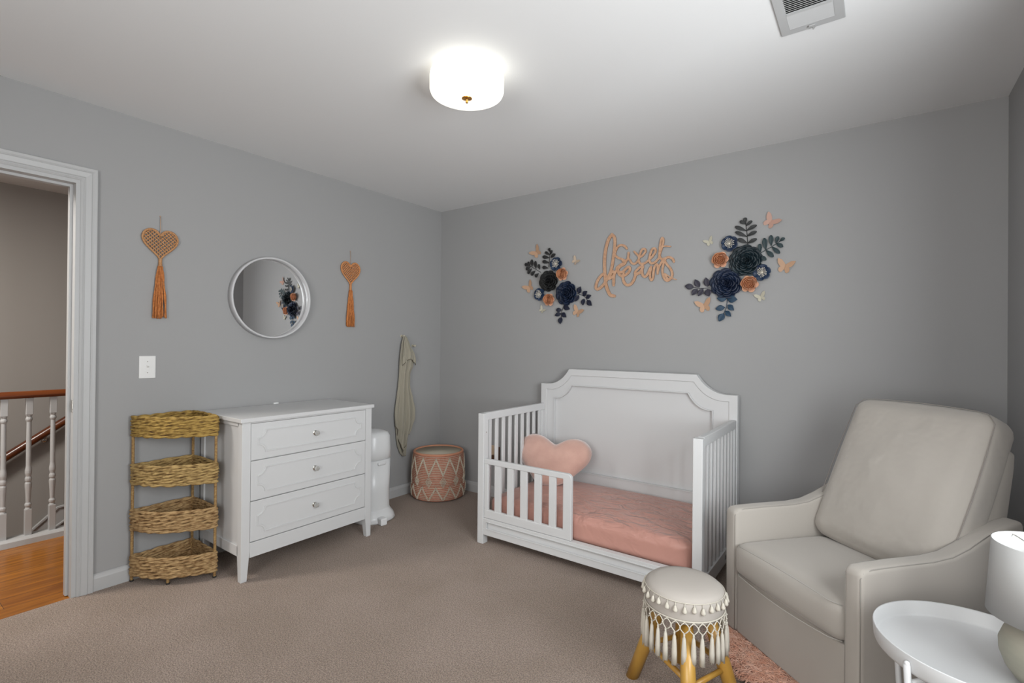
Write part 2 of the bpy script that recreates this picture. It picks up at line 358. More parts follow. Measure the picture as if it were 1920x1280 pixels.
# balustrade
rail = thing('balustrade', (-1.11, -2.5, 0), 'stair balustrade of turned white balusters under a cherry wood rail, seen through the doorway', 'railing')
b = MB(); b.prism([(-1.135, .895), (-1.085, .895), (-1.08, .912), (-1.087, .925), (-1.095, .938), (-1.125, .938), (-1.133, .925), (-1.14, .912)], 'y', -3.9, -1.2)
b.build('handrail', m_cherry, rail, bevel=.004)
b = MB(); b.prism([(-1.165, -.004), (-1.055, -.004), (-1.058, .028), (-1.07, .040), (-1.15, .040), (-1.162, .028)], 'y', -4.3, -1.0); tag(b.build('base_shoe', m_trim, rail), 'white base shoe')
prof_b = [(.0125, 0), (.0155, .012), (.0155, .02), (.0115, .03), (.010, .05), (.011, .16), (.0135, .30), (.0145, .335), (.011, .345), (.0155, .352), (.0155, .365), (.0125, .375), (.0145, .40), (.0145, .43), (.0115, .45), (.0155, .47), (.0125, .485)]
def baluster(y):
    b = MB(); cx = -1.11; s = .0165
    b.box(cx - s, cx + s, y - s, y + s, .038, .20); b.box(cx - s, cx + s, y - s, y + s, .79, .896)
    tp = [(.0165, .20), (.012, .212), (.0165, .222), (.0165, .232), (.0115, .242), (.0135, .30), (.0165, .345), (.0165, .36), (.0125, .37), (.0165, .38), (.0165, .392), (.0125, .405), (.0165, .425), (.0165, .44), (.0125, .47), (.0125, .60), (.0118, .70), (.0115, .745), (.0165, .757), (.0165, .766), (.0125, .776), (.0165, .79)]
    b.lathe(tp, (cx, y, 0), 14); return b.build('baluster', m_trim, rail, smooth=False, bevel=.002)
for i in range(9): baluster(-2.390 - .1125 * (i - 2))
hr = thing('stair_handrail', (-2.08, -2.3, .5), 'cherry wood handrail sloping along the stairwell wall behind the balustrade', 'handrail')
b = MB(); pth = [(-2.08, -3.0, -.02), (-2.08, -2.471, .370), (-2.08, -2.089, .637), (-2.08, -1.5, 1.05)]
b.tube(pth, .030, 10); b.build('rail', m_cherry, hr, smooth=True)
b = MB(); by, bz = -2.235, .51
b.tube([(HW, by, bz - .045), (-2.10, by, bz - .045), (-2.08, by, bz)], .006, 8); b.lathe([(.022, 0), (.022, .004), (.012, .010)], (0, 0, 0), 14)
for i in range(len(b.v) - 3 * 14, len(b.v)):
    x, y, z = b.v[i]; b.v[i] = (HW + z, by + x, bz - .045 + y)
b.build('bracket', m_chrome, hr, smooth=True)

# ------------------------------------------------------------------ ceiling lamp
L0 = thing('ceiling_lamp', (1.73, -1.62, 2.44), 'round white glass flush ceiling lamp glowing, with small brass finial', 'ceiling light')
b = MB(); b.lathe([(.0, 0), (.10, 0), (.10, -.012), (.0, -.012)], (1.73, -1.62, 2.44), 32); b.build('mounting_plate', m_brass, L0)
b = MB(); b.lathe([(.10, -.010), (.150, -.012), (.158, -.018), (.160, -.030), (.160, -.085), (.155, -.098), (.135, -.108), (.08, -.114), (.0001, -.117)], (1.73, -1.62, 2.44), 64); b.build('glass_shade', m_glow, L0, smooth=True)
b = MB(); b.lathe([(.0001, -.114), (.022, -.115), (.023, -.119), (.012, -.122), (.005, -.124), (.005, -.130), (.007, -.133), (.004, -.138), (.0001, -.139)], (1.73, -1.62, 2.44), 24); b.build('finial', m_brass, L0, smooth=True)

# ------------------------------------------------------------------ ceiling vent
V0 = thing('ceiling_vent', (2.975, -1.29, 2.44), 'white louvred ceiling air vent with small lever', 'vent')
zc = 2.44; b = MB()
vx0, vx1, vy0, vy1 = 2.874, 3.076, -1.475, -1.115
ix0, ix1, iy0, iy1 = 2.906, 3.044, -1.435, -1.152
b.ring([(vx0, vy0), (vx1, vy0), (vx1, vy1), (vx0, vy1)], [(ix0, iy0), (ix1, iy0), (ix1, iy1), (ix0, iy1)], 'z', zc - .006, zc - .0005)
b.build('frame', m_trim, V0, bevel=.003)
b = MB(); b.box(ix0, ix1, iy0, iy1, zc - .0012, zc - .0004); tag(b.build('duct_shade', m_dark, V0), 'dark sheet painted as the shade behind the louvres')  # thin dark sheet in place of the unlit hollow of the duct
for i in range(26):
    y = iy0 + (i + .5) * (iy1 - iy0) / 26; b = MB(); ang = math.radians(-22 if y > -1.245 else 35); dy = .0052 * math.cos(ang); dz = .0052 * math.sin(ang)
    b.add([(ix0 - .001, y - dy, zc - .005 - dz), (ix1 + .001, y - dy, zc - .005 - dz), (ix1 + .001, y + dy, zc - .005 + dz), (ix0 - .001, y + dy, zc - .005 + dz)], [(0, 1, 2, 3)])
    b.build('louver', m_trim, V0, solid=.0012)
b = MB(); b.box(ix0, ix1, -1.250, -1.240, zc - .007, zc - .001); b.build('crossbar', m_trim, V0)
b = MB(); b.prism([(-.010, 0), (.010, 0), (.012, .010), (.003, .030), (-.001, .028), (.002, .012), (-.010, .008)], 'z', zc - .012, zc - .008)
b.v = [(2.975 + x, -1.143 + y, z) for x, y, z in b.v]; b.build('lever', mat('lever_grey', (.42, .42, .42), .5), V0)

# ------------------------------------------------------------------ light switch
S0 = thing('light_switch', (0, -2.233, 1.117), 'white toggle light switch plate beside the door', 'light switch')
b = MB(); b.box(0, .005, -2.271, -2.195, 1.057, 1.177); b.build('cover_plate', m_switch, S0, bevel=.004, seg=3)
b = MB(); b.box(.004, .006, -2.240, -2.226, 1.101, 1.133); b.prism([(.005, 1.112), (.016, 1.124), (.015, 1.130), (.005, 1.126)], 'y', -2.238, -2.228); b.build('toggle', m_switch, S0, bevel=.001)
for z in (1.087, 1.147):
    b = MB(); b.ball((.005, -2.233, z), .003, 8, 6); tag(b.build('screw', m_chrome, S0), 'small metal screw')

# ------------------------------------------------------------------ outlet behind the crib
O0 = thing('wall_outlet', (.648, 0, .36), 'beige wall outlet with a brown plug, seen through the bed rail slats', 'outlet')
b = MB(); b.box(.595, .665, -.006, 0, .30, .42); b.build('cover_plate', m_outlet, O0, bevel=.003)
b = MB(); b.box(.668, .69, -.04, 0, .29, .415); b.box(.62, .655, -.035, -.004, .30, .345); b.build('plug', m_plug, O0, bevel=.004)

# ------------------------------------------------------------------ mirror
cy, cz, R = -1.567, 1.540, .259
M0 = thing('round_mirror', (0, cy, cz), 'round wall mirror in a deep white frame above the dresser', 'mirror')
def ring_x(b, prof, n=72):
    vs = []; m = len(prof)
    for r, x in prof:
        for q in range(n):
            a = 2 * PI * q / n; vs.append((x, cy + r * math.cos(a), cz + r * math.sin(a)))
    b.add(vs, [(i * n + q, i * n + (q + 1) % n, ((i + 1) % m) * n + (q + 1) % n, ((i + 1) % m) * n + q) for i in range(m) for q in range(n)])
b = MB(); ring_x(b, [(R, .001), (R, .050), (R - .002, .053), (R - .009, .053), (R - .011, .050), (R - .011, .001)]); b.build('frame', m_mframe, M0, smooth=False, bevel=0)
for p in bpy.data.objects['frame.001' if 'frame.001' in bpy.data.objects else 'frame'].data.polygons: p.use_smooth = True
b = MB(); n = 72; b.add([(.010, cy + (R - .0115) * math.cos(2 * PI * q / n), cz + (R - .0115) * math.sin(2 * PI * q / n)) for q in range(n)], [tuple(range(n))]); b.add([(.004, cy + (R - .0115) * math.cos(2 * PI * q / n), cz + (R - .0115) * math.sin(2 * PI * q / n)) for q in range(n)], [tuple(range(n - 1, -1, -1))])
b.build('mirror_glass', m_mirror, M0)

# ------------------------------------------------------------------ macrame hearts
def inside(p, poly):
    x, y = p; c = False; n = len(poly)
    for i in range(n):
        x1, y1 = poly[i]; x2, y2 = poly[i - 1]
        if (y1 > y) != (y2 > y) and x < (x2 - x1) * (y - y1) / (y2 - y1) + x1: c = not c
    return c
def heart_pts(w, h, n=48):
    pts = []
    for i in range(n):
        t = 2 * PI * i / n; x = 16 * math.sin(t) ** 3; y = 13 * math.cos(t) - 5 * math.cos(2 * t) - 2 * math.cos(3 * t) - math.cos(4 * t)
        pts.append((x / 32 * w, (y - 12) / 29 * h))
    return pts
def macrame(yc, ztop, w, h, znail, zt0, zt1, wt, label, mc, mt, tilt=0):
    T = thing('macrame_heart', (0, yc, ztop), label, 'wall hanging', 'macrame hearts')
    hp = heart_pts(w, h); b = MB(); X = .012
    rot = lambda p: (p[0] * math.cos(tilt) - p[1] * math.sin(tilt), p[0] * math.sin(tilt) + p[1] * math.cos(tilt))
    b.tube([(X, yc + rot(p)[0], ztop + rot(p)[1]) for p in hp], .0055, 6, closed=True); b.build('heart_ring', mc, T, smooth=True)
    b = MB(); st = w / 6.2; k = 0
    for d in (1, -1):
        for i in range(-14, 15):
            run = []
            for j in range(81):
                s_ = (j / 80 - .5) * 2 * w; px = i * st * .72 + s_ * .707; pz = -h * .45 + d * s_ * .707
                if inside((px * 1.03, (pz + h * .45) * 1.03 - h * .45), hp): run.append((X + .0022 * math.sin(s_ / st * PI * 1.4 + (d > 0) * PI), yc + rot((px, pz))[0], ztop + rot((px, pz))[1]))
                else:
                    if len(run) > 2: b.tube(run, .0031, 5)
                    run = []
            if len(run) > 2: b.tube(run, .0031, 5)
    b.build('knotted_net', mc, T, smooth=True)
    b = MB(); b.tube([(.006, yc, znail), (X, yc, ztop - h * .20)], .0018, 6); b.ball((.004, yc, znail), .004); b.build('hanging_string', m_string, T, smooth=True)
    b = MB(); zb = ztop - h
    b.tube([(X, yc, zb + .012), (X, yc, zb - .01), (X, yc, zt0)], [.009, .0085, .010], 10); b.build('wrapped_neck', mc, T, smooth=True)
    b = MB()
    for i in range(46):
        a = random.uniform(-1, 1); dp = random.uniform(-1, 1); pts = []; ph = random.uniform(0, 6); ln = random.uniform(.96, 1.02)
        for j in range(10):
            t = j / 9; sp = .010 + (wt / 2 - .010) * min(1, t * 1.3) ** .8
            pts.append((X + .002 + dp * .008 * (.6 + t * .5) + .0012 * math.sin(ph + t * 19), yc + a * sp + .0022 * math.sin(ph + t * 15), zt0 - t * (zt0 - zt1) * ln))
        b.tube(pts, .0024, 5)
    b.build('tassel', mt, T, smooth=True)
macrame(-2.182, 1.862, .166, .165, 1.939, 1.665, 1.384, .068, 'tan macrame heart with a rust tassel, beside the door', m_tancord, m_rust, math.radians(0))
macrame(-.962, 1.853, .162, .172, 1.938, 1.645, 1.378, .070, 'orange macrame heart with a tassel, right of the round mirror', mat('orange_cord', (.62, .285, .115), .9, noise=(120, (.48, .19, .07))), m_rust)

# ------------------------------------------------------------------ wicker corner shelf
K0 = thing('wicker_shelf', (.16, -2.14, 0), 'four tier quarter round woven wicker basket shelf between door and dresser', 'shelf')
KX, KY, KR = .022, -2.012, .292      # inner corner against the wall, radius
def kpath(rr, n=26):
    # closed quarter-round: along the wall, round the bulging front, back along the side
    pts = []; cx, cyy = KX + .008, KY - .004
    for i in range(12): pts.append((cx, cyy - rr * i / 12))
    for i in range(n):
        a = i / n * PI / 2; k = 1 - .085 * math.sin(2 * a)
        pts.append((cx + rr * math.sin(a) * k * 1.04, cyy - rr * math.cos(a) * k))
    for i in range(13): pts.append((cx + rr * 1.04 * (1 - i / 12), cyy))
    return pts[:-1]
def resample(pts, ds, closed=True):
    P = [Vector(p) for p in pts]; 
    if closed: P.append(P[0])
    out = []; acc = 0; tot = 0
    for i in range(len(P) - 1):
        seg = (P[i + 1] - P[i]).length
        while acc <= seg: out.append(P[i].lerp(P[i + 1], acc / seg if seg else 0)); acc += ds
        acc -= seg
    return out
kp = resample([(x, y, 0) for x, y in kpath(KR)], .0085)
def basket_tier(z0, z1, mt):
    b = MB(); rows = 7; hh = (z1 - z0) / rows
    for r in range(rows):
        z = z0 + hh * (r + .5); ph = random.uniform(0, 6); tw = .135
        for st in (0, 1):
            pts = []; rad = []
            for i, p in enumerate(kp):
                q = kp[(i + 1) % len(kp)]; t = (q - p).normalized(); nn = Vector((t.y, -t.x, 0)); s_ = i * .0085
                a = ph + s_ / tw * 2 * PI * (1 if r % 2 == 0 else 1) + st * PI + .5 * math.sin(s_ * 31 + r)
                pts.append(p + nn * (.0038 * math.cos(a) + random.uniform(-.0008, .0008)) + Vector((0, 0, z + .0042 * math.sin(a) + .0012 * math.sin(s_ * 23 + r * 2)))); rad.append(.0062 + .0014 * math.sin(s_ * 47 + st * 2 + r))
            b.tube(pts, rad, 6, closed=True)
    o = b.build('basket_tier', mt, K0, smooth=True)
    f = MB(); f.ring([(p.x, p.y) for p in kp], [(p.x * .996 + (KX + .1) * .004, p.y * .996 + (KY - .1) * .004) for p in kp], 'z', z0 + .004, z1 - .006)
    f.build('gap_shade_band', m_gapshade, o); f = MB()  # added band, coloured dark as the shade in the weave gaps
    f.prism([(p.x, p.y) for p in kp], 'z', z0 + .004, z0 + .010); f.build('tier_base', m_wrap, o)
for z0, z1, mt in ((.758, .865, m_wicker_top), (.508, .615, mat('wicker_straw', (.43, .295, .115), .8, noise=(40, (.20, .12, .04), (1, 1, 2.2), .42, .68))), (.268, .378, m_wicker), (.036, .140, m_wicker)): basket_tier(z0, z1, mt)
for (x, y, z0, z1) in ((KX + .006, KY - KR + .004, 0, .80), (KX + KR * 1.03, KY - .008, 0, .80), (KX + .012, KY - .006, 0, .80), (KX + KR * .655, KY - KR * .64, -.0, .05)):
    b = MB(); z = z0; pts = []; rad = []
    while z < z1: pts.append((x, y, z)); rad.append(.0072 + .0012 * math.sin(z * 900)); z += .0022
    b.tube(pts, rad, 8); o = b.build('post', m_wrap, K0, smooth=True)
    b = MB(); b.tube([(x, y, 0), (x, y, .008)], .0095, 10); tag(b.build('foot', m_black_foot, o), 'black foot cap')

# ------------------------------------------------------------------ dresser
D0 = thing('dresser', (.26, -1.56, 0), 'white three drawer dresser with crystal knobs against the left wall', 'dresser')
DY0, DY1 = -1.972, -1.148; DXF = .508
b = MB(); b.box(.022, .490, DY0 + .008, DY1 - .008, .13, .834); b.build('carcass', m_white2, D0, bevel=.002)
for s_, yy in ((-1, DY0), (1, DY1 - .008)):
    for z0, z1 in ((.13, .185), (.812, .834)): b = MB(); b.box(.06, .47, yy, yy + .008, z0, z1); b.build('side_trim', m_white, D0, bevel=.0015)
b = MB(); b.box(.470, DXF, DY0 + .045, DY1 - .045, .118, .196); b.build('bottom_rail', m_white, D0, bevel=.0015)
b = MB(); b.box(.48, DXF, DY0 + .045, DY1 - .045, .826, .834); b.build('top_rail', m_white, D0, bevel=.0015)
b = MB(); b.box(.018, .520, DY0 - .012, DY1 + .012, .834, .856); b.build('top', m_white, D0, bevel=.003, seg=3)
def leg_d(x0, x1, y0, y1, sx, sy):
    b = MB(); vs = []
    tx = .014 * sx; ty = .014 * sy
    lo = [(x0 + max(tx, 0), y0 + max(ty, 0)), (x1 + min(tx, 0), y0 + max(ty, 0)), (x1 + min(tx, 0), y1 + min(ty, 0)), (x0 + max(tx, 0), y1 + min(ty, 0))]
    hi = [(x0, y0), (x1, y0), (x1, y1), (x0, y1)]
    vs = [(*p, 0) for p in lo] + [(*p, .15) for p in hi] + [(*p, .834) for p in hi]
    b.add(vs, [(3, 2, 1, 0)] + [(i, (i + 1) % 4, 4 + (i + 1) % 4, 4 + i) for i in range(4)] + [(4 + i, 4 + (i + 1) % 4, 8 + (i + 1) % 4, 8 + i) for i in range(4)] + [(8, 9, 10, 11)])
    b.build('leg', m_white, D0, bevel=.002)
leg_d(.462, DXF, DY0, DY0 + .045, 1, -1); leg_d(.462, DXF, DY1 - .045, DY1, 1, 1); leg_d(.022, .062, DY0, DY0 + .045, -1, -1); leg_d(.022, .062, DY1 - .045, DY1, -1, 1)
def notch_rect(y0, y1, z0, z1, r, n=7):
    pts = []
    for (cyy, czz, a0) in ((y0, z0, PI / 2), (y1, z0, PI), (y1, z1, 3 * PI / 2), (y0, z1, 2 * PI)):
        for i in range(n + 1):
            a = a0 - PI / 2 * i / n
            pts.append((cyy + r * math.cos(a), czz + r * math.sin(a)))
    return pts
for zz0, zz1 in ((.630, .824), (.416, .625), (.200, .411)):
    b = MB(); b.box(.492, DXF - .002, DY0 + .047, DY1 - .047, zz0, zz1); d = b.build('drawer', m_white, D0, bevel=.0015)
    zm = (zz0 + zz1) / 2; y0, y1 = DY0 + .080, DY1 - .080; z0, z1 = zz0 + .036, zz1 - .036
    b = MB(); A = notch_rect(y0, y1, z0, z1, .042)
    B = notch_rect(y0 + .007, y1 - .007, z0 + .007, z1 - .007, .042)
    b.ring(A, B, 'x', DXF - .003, DXF + .003); b.build('moulding', m_white, d, bevel=.0015)
    b = MB(); cyk = -1.553
    prk = [(.014, 0), (.014, .003), (.006, .006), (.005, .012), (.009, .014)]; prc = [(.009, .014), (.0145, .020), (.0155, .026), (.012, .033), (.0001, .035)]
    b.lathe(prk, (0, 0, 0), 14); b.lathe(prc, (0, 0, 0), 10, k=1); b.v = [(DXF - .002 + z, cyk + x, zm + y) for x, y, z in b.v]
    tag(b.build('knob', [m_chrome, m_crystal], d), 'faceted crystal knob on a metal base')
b = MB(); b.box(.002, .020, -1.54, -1.51, .850, .864); tag(b.build('wall_strap', m_plastic, D0), 'small white anti tip strap')

# ------------------------------------------------------------------ nappy pail
PX, PY = .245, -.935
P0 = thing('diaper_pail', (PX, PY, 0), 'tall white plastic diaper pail with foot pedal right of the dresser', 'bin')
def selathe(b, prof, c, n=40, e=2.6, k=0):     # soft-square section
    vs = []
    for r, z, ry in prof:
        for q in range(n):
            a = 2 * PI * q / n; ca, sa = math.cos(a), math.sin(a); f = (abs(ca) ** e + abs(sa) ** e) ** (-1 / e)
            vs.append((c[0] + r * f * ca, c[1] + ry * f * sa, c[2] + z))
    m = len(prof); fs = [(i * n + q, i * n + (q + 1) % n, (i + 1) * n + (q + 1) % n, (i + 1) * n + q) for i in range(m - 1) for q in range(n)]
    fs += [tuple(range(n - 1, -1, -1)), tuple((m - 1) * n + q for q in range(n))]; b.add(vs, fs, k)
b = MB(); selathe(b, [(.128, .02, .118), (.122, .06, .112), (.118, .20, .110), (.124, .43, .116)], (PX, PY, 0)); b.build('body', m_plastic, P0, smooth=True)
b = MB(); selathe(b, [(.120, .434, .112), (.127, .438, .119), (.125, .50, .117), (.120, .590, .112), (.108, .617, .098), (.08, .628, .070), (.03, .634, .026), (.002, .635, .002)], (PX, PY, 0)); b.build('lid', m_plastic, P0, smooth=True)
b = MB(); selathe(b, [(.150, 0, .140), (.158, .012, .150), (.148, .045, .138), (.126, .075, .116), (.12, .09, .11)], (PX, PY, 0)); b.build('base', m_plastic, P0, smooth=True)
b = MB(); rbox(b, PX + .121, PY - .012, .410, .024, .066, .024, .009, n=5); weld(b.build('latch', m_plastic, P0, smooth=True))
b = MB(); b.prism([(PX + .10, PY - .055), (PX + .195, PY - .07), (PX + .200, PY - .02), (PX + .10, PY - .005)], 'z', .0, .048); b.build('pedal', m_plastic, P0, bevel=.008, seg=3)

# ------------------------------------------------------------------ laundry basket
BX, BY, BR, BH = .238, -.250, .206, .372
B0 = thing('laundry_basket', (BX, BY, 0), 'peach and cream striped rope laundry basket with diamond bobble pattern in the corner', 'basket')
def brad(z, a=0):
    t = z / BH; r = BR * (1.0 + .035 * math.sin(PI * min(1, t * 1.0)) ** 2)
    if z < .12: r += .008 * math.sin(PI * z / .12) - .012 * max(0, (1 - z / .03)) ** 2
    return r - (.010 * max(0, (t - .35)) if t > .35 else 0) - .004 * math.exp(-((z - .125) / .012) ** 2)
b = MB(); rows = 27; hh = (BH - .012) / rows
for i in range(rows):
    z = .006 + hh * (i + .5); n = 56
    b.tube([(BX + brad(z) * math.cos(2 * PI * q / n), BY + brad(z) * math.sin(2 * PI * q / n), z) for q in range(n)], hh * .50, 6, closed=True, k=0)
    z2 = z + hh * .5
    b.tube([(BX + (brad(z2) + .0008) * math.cos(2 * PI * q / n), BY + (brad(z2) + .0008) * math.sin(2 * PI * q / n), z2) for q in range(n)], hh * .235, 5, closed=True, k=1)
b.build('rope_body', [m_peachrope, m_creamcord], B0, smooth=True)
b = MB(); n = 56; b.tube([(BX + (brad(BH) - .002) * math.cos(2 * PI * q / n), BY + (brad(BH) - .002) * math.sin(2 * PI * q / n), BH - .004) for q in range(n)], .0095, 8, closed=True); b.build('rim', mat('peach_binding', (.58, .27, .165), .9), B0, smooth=True)
b = MB(); b.lathe([(brad(BH) - .010, BH - .004), (brad(.2) - .014, .2), (brad(.02) - .016, .02), (.001, .018)], (BX, BY, 0), 48); b.build('liner', m_liner, B0, smooth=True)
b = MB(); ang = math.radians(128); rr = brad(.33) - .014
for du in (0,): b.grid(lambda u, v: (BX + rr * math.cos(ang + (u - .5) * .16), BY + rr * math.sin(ang + (u - .5) * .16), .318 + v * .035), 3, 2)
tag(b.build('care_tag', m_tag, B0, solid=.001), 'white fabric tag')
b = MB(); ND = 12
def bob(a, z, rr=.0050): b.ball((BX + (brad(z) + .0085) * math.cos(a), BY + (brad(z) + .0085) * math.sin(a), z), rr, 6, 4)
da = 2 * PI / ND
for d in range(ND):
    a0 = d * da + .16
    for s_ in (-1, 1):
        for w in (0, 1):
            for i in range(15):      # big zigzag
                t = i / 15; bob(a0 + s_ * (t * da / 2) + w * .035 * (1 if s_ > 0 else -1) * 0, .345 - .125 * t - w * .013)
            for i in range(11):      # lower zigzag
                t = i / 11; bob(a0 + da / 2 * .0 + s_ * t * da / 2, .122 - .10 * t - w * .012)
    for i in range(5):               # small diamonds
        for j in range(5): bob(a0 + da / 2 + (i - j) * .026, .205 - (i + j) * .011)
b.build('bobble_pattern', m_creamcord, B0, smooth=True)

# ------------------------------------------------------------------ towel and hooks
for (y, z, lab) in ((-.455, 1.315, 'small wooden wall hook holding the sage towel'), (-.335, 1.235, 'small greenish wall hook right of the towel top')):
    b = MB(); b.tube([(0, y, z), (.030, y, z)], [.006, .006], 10); b.ball((.032, y, z), .010); b.lathe([(.012, 0), (.012, .003)], (0, 0, 0), 12); b.v[-24:] = [(zz, y + x, z + yy) for x, yy, zz in b.v[-24:]]
    tag(b.build('wall_hook', mat('hook_wood', (.50, .46, .36), .6), smooth=True), lab, 'hook')
T0 = thing('hooded_towel', (.02, -.43, 1.3), 'crumpled sage muslin towel hanging on the left wall near the corner', 'towel')
def interp(tb, z):
    for i in range(len(tb) - 1):
        a, c = tb[i], tb[i + 1]
        if a[0] >= z >= c[0]:
            t = (a[0] - z) / (a[0] - c[0] + 1e-9); t = t * t * (3 - 2 * t) * .5 + t * .5
            return [a[k] + (c[k] - a[k]) * t for k in range(1, len(a))]
    return list(tb[-1][1:])
def cloth(tb, x0, amp, folds, ph, name, thick=.004, nz=60, nu=44, zshift=None):
    zt, zb = tb[0][0], tb[-1][0]; b = MB()
    def fn(u, v):
        z = zt + (zb - zt) * v; yl, yr = interp(tb, z); y = yl + (yr - yl) * u; w = abs(yr - yl)
        env = math.sin(PI * u) ** .5 if 0 < u < 1 else 0
        fo = math.sin(u * folds * PI + ph + 1.6 * math.sin(v * 2.3 + ph)) * .6 + .4 * math.sin(u * folds * 1.9 * PI + v * 4 + ph * 2)
        xx = x0 + env * .016 + amp * fo * (.45 + .55 * env)
        zz = z + (zshift(u) * v ** 3 if zshift else 0)
        return (max(.006, xx), y, zz)
    b.grid(fn, nu, nz); return b.build(name, m_towel, T0, smooth=True, solid=thick)
cloth([(1.315, -.462, -.448), (1.24, -.482, -.398), (1.15, -.494, -.345), (1.08, -.500, -.343), (1.0, -.502, -.382), (.90, -.510, -.384), (.80, -.522, -.352), (.70, -.535, -.325), (.63, -.540, -.325), (.55, -.535, -.36), (.50, -.53, -.385)], .022, .019, 6, .4, 'front_drape', zshift=lambda u: -.14 * max(0, 1 - abs(u - .48) * 2.6) + .11 * max(0, .25 - u) * 3)
cloth([(.72, -.515, -.37), (.60, -.520, -.37), (.48, -.512, -.385), (.42, -.500, -.392), (.36, -.475, -.405), (.325, -.445, -.415)], .008, .010, 5, 2.2, 'back_drape')
cloth([(1.305, -.456, -.446), (1.24, -.468, -.402), (1.17, -.474, -.352), (1.12, -.480, -.335), (1.085, -.478, -.338)], .040, .010, 4, 3.1, 'hood_fold', nz=24, zshift=lambda u: .05 * math.sin(PI * u) - .01)

for name in ('front_drape', 'back_drape', 'hood_fold'):
    me = bpy.data.objects[name].data; nv = len(me.vertices); row = [me.vertices[nv - 45 + i].co for i in range(45)]
    b = MB(); b.tube([tuple(c) for c in row], .0030, 6); tag(b.build('hem', m_hem, bpy.data.objects[name], smooth=True), 'darker stitched hem')
# ------------------------------------------------------------------ toddler bed
C0 = thing('toddler_bed', (1.82, -.44, 0), 'white convertible toddler bed with scalloped headboard against the back wall', 'bed')
X0, X1, YF = 1.134, 2.512, -.812
def hb(x0, x1, z0, zs, zt, a0, a1, n=10):
    # outline with coved upper corners; a0 = flat shoulder end offset, a1 = cove top offset
    pts = [(x0, z0), (x1, z0), (x1, zs)]
    for i in range(n + 1):
        t = i / n * PI / 2 * .58; k = math.sin(PI / 2 * .58); k2 = 1 - math.cos(PI / 2 * .58)
        pts.append((x1 - a0 - (a1 - a0) * math.sin(t) / k, zs + (zt - zs) * (1 - math.cos(t)) / k2))
    for i in range(n, -1, -1):
        t = i / n * PI / 2 * .58; k = math.sin(PI / 2 * .58); k2 = 1 - math.cos(PI / 2 * .58)
        pts.append((x0 + a0 + (a1 - a0) * math.sin(t) / k, zs + (zt - zs) * (1 - math.cos(t)) / k2))
    pts.append((x0, zs)); return pts
HA = hb(X0, X1, .06, .966, 1.080, .060, .238); HB = hb(X0 + .050, X1 - .050, .10, .925, 1.034, .030, .205); HC = hb(X0 + .108, X1 - .140, .345, .868, .966, .016, .145); HC2 = hb(X0 + .114, X1 - .146, .351, .862, .960, .016, .145)
b = MB(); b.prism(HA, 'y', -.028, -.050); h = b.build('headboard', m_white, C0, bevel=.002)
b = MB(); b.ring(HA, HB, 'y', -.050, -.080); b.build('headboard_frame', m_white, h, bevel=.003, seg=3)
b = MB(); b.ring(HB, HC, 'y', -.050, -.074); b.build('inner_frame', m_white, h, bevel=.002)
b = MB(); b.ring(HC, HC2, 'y', -.050, -.079); b.build('panel_moulding', m_white, h, bevel=.0015)
for xa, xb in ((X0, X0 + .045), (X1 - .045, X1)):
    b = MB(); b.box(xa, xb, -.085, -.030, 0, .07); b.build('leg', m_white, C0, bevel=.002)
for xa, xb in ((X0, X0 + .046), (X1 - .046, X1)):
    b = MB(); b.box(xa, xb, YF, YF + .048, 0, .818); b.build('corner_post', m_white, C0, bevel=.003, seg=2)
for s_, xa in ((0, X0 + .006), (1, X1 - .036)):
    b = MB(); b.box(xa, xa + .030, YF + .048, -.08, .772, .820); b.box(xa, xa + .030, YF + .048, -.08, .060, .135); b.box(xa, xa + .030, -.118, -.08, .135, .772); b.box(xa, xa + .030, YF + .048, YF + .058, .135, .772)
    p = b.build('side_rail', m_white, C0, bevel=.003)
    for i in range(9):
        y = -.722 + i * .0735
        b = MB(); b.box(xa + .008, xa + .022, y - .014, y + .014, .13, .776); b.build('slat', m_white, p, bevel=.003)
    if s_: b = MB(); b.box(xa + .0295, xa + .031, -.34, -.27, .085, .108); tag(b.build('warning_label', mat('grey_sticker', (.22, .22, .24), .5), p), 'small grey sticker')
# front rail with recessed panel, guard rail
b = MB(); xa, xb = X0 + .046, X1 - .046; b.box(xa, xb, YF + .016, YF + .040, .060, .165)
b.box(xa, xb, YF + .002, YF + .016, .147, .165); b.box(xa, xb, YF + .002, YF + .016, .060, .098); b.box(xa, xa + .022, YF + .002, YF + .016, .098, .147); b.box(xb - .022, xb, YF + .002, YF + .016, .098, .147)
b.build('front_rail', m_white, C0, bevel=.002)
b = MB(); b.ring([(xa + .021, .097), (xb - .021, .097), (xb - .021, .148), (xa + .021, .148)], [(xa + .027, .103), (xb - .027, .103), (xb - .027, .142), (xa + .027, .142)], 'y', YF + .010, YF - .001); b.build('rail_moulding', m_white, C0, bevel=.0015)
gx0, gx1 = X0 + .046, 1.806
rr = .028; cor = [(gx1 - rr + rr * math.sin(a), .536 - rr + rr * math.cos(a)) for a in [PI / 2 * i / 6 for i in range(7)]]
b = MB(); b.prism([(gx0, .536)] + cor + [(gx1, .166), (gx0, .166), (gx0, .218), (gx1 - .054, .218), (gx1 - .054, .503), (gx0, .503)], 'y', YF + .006, YF + .030)
b.box(gx0, gx0 + .030, YF + .007, YF + .029, .217, .504)
g = b.build('guard_rail', m_white, C0, bevel=.004, seg=3)
for (a, c) in ((1.262, 1.307), (1.358, 1.402), (1.456, 1.503), (1.556, 1.603), (1.657, 1.702)):
    b = MB(); b.box(a, c, YF + .010, YF + .026, .216, .503); b.build('guard_slat', m_white, g, bevel=.002)
for z in (.70, .47, .30):
    b = MB(); b.ball((X0 + .0465, YF + .024, z), .004, 8, 6); tag(b.build('bolt', m_chrome, C0), 'small metal bolt')

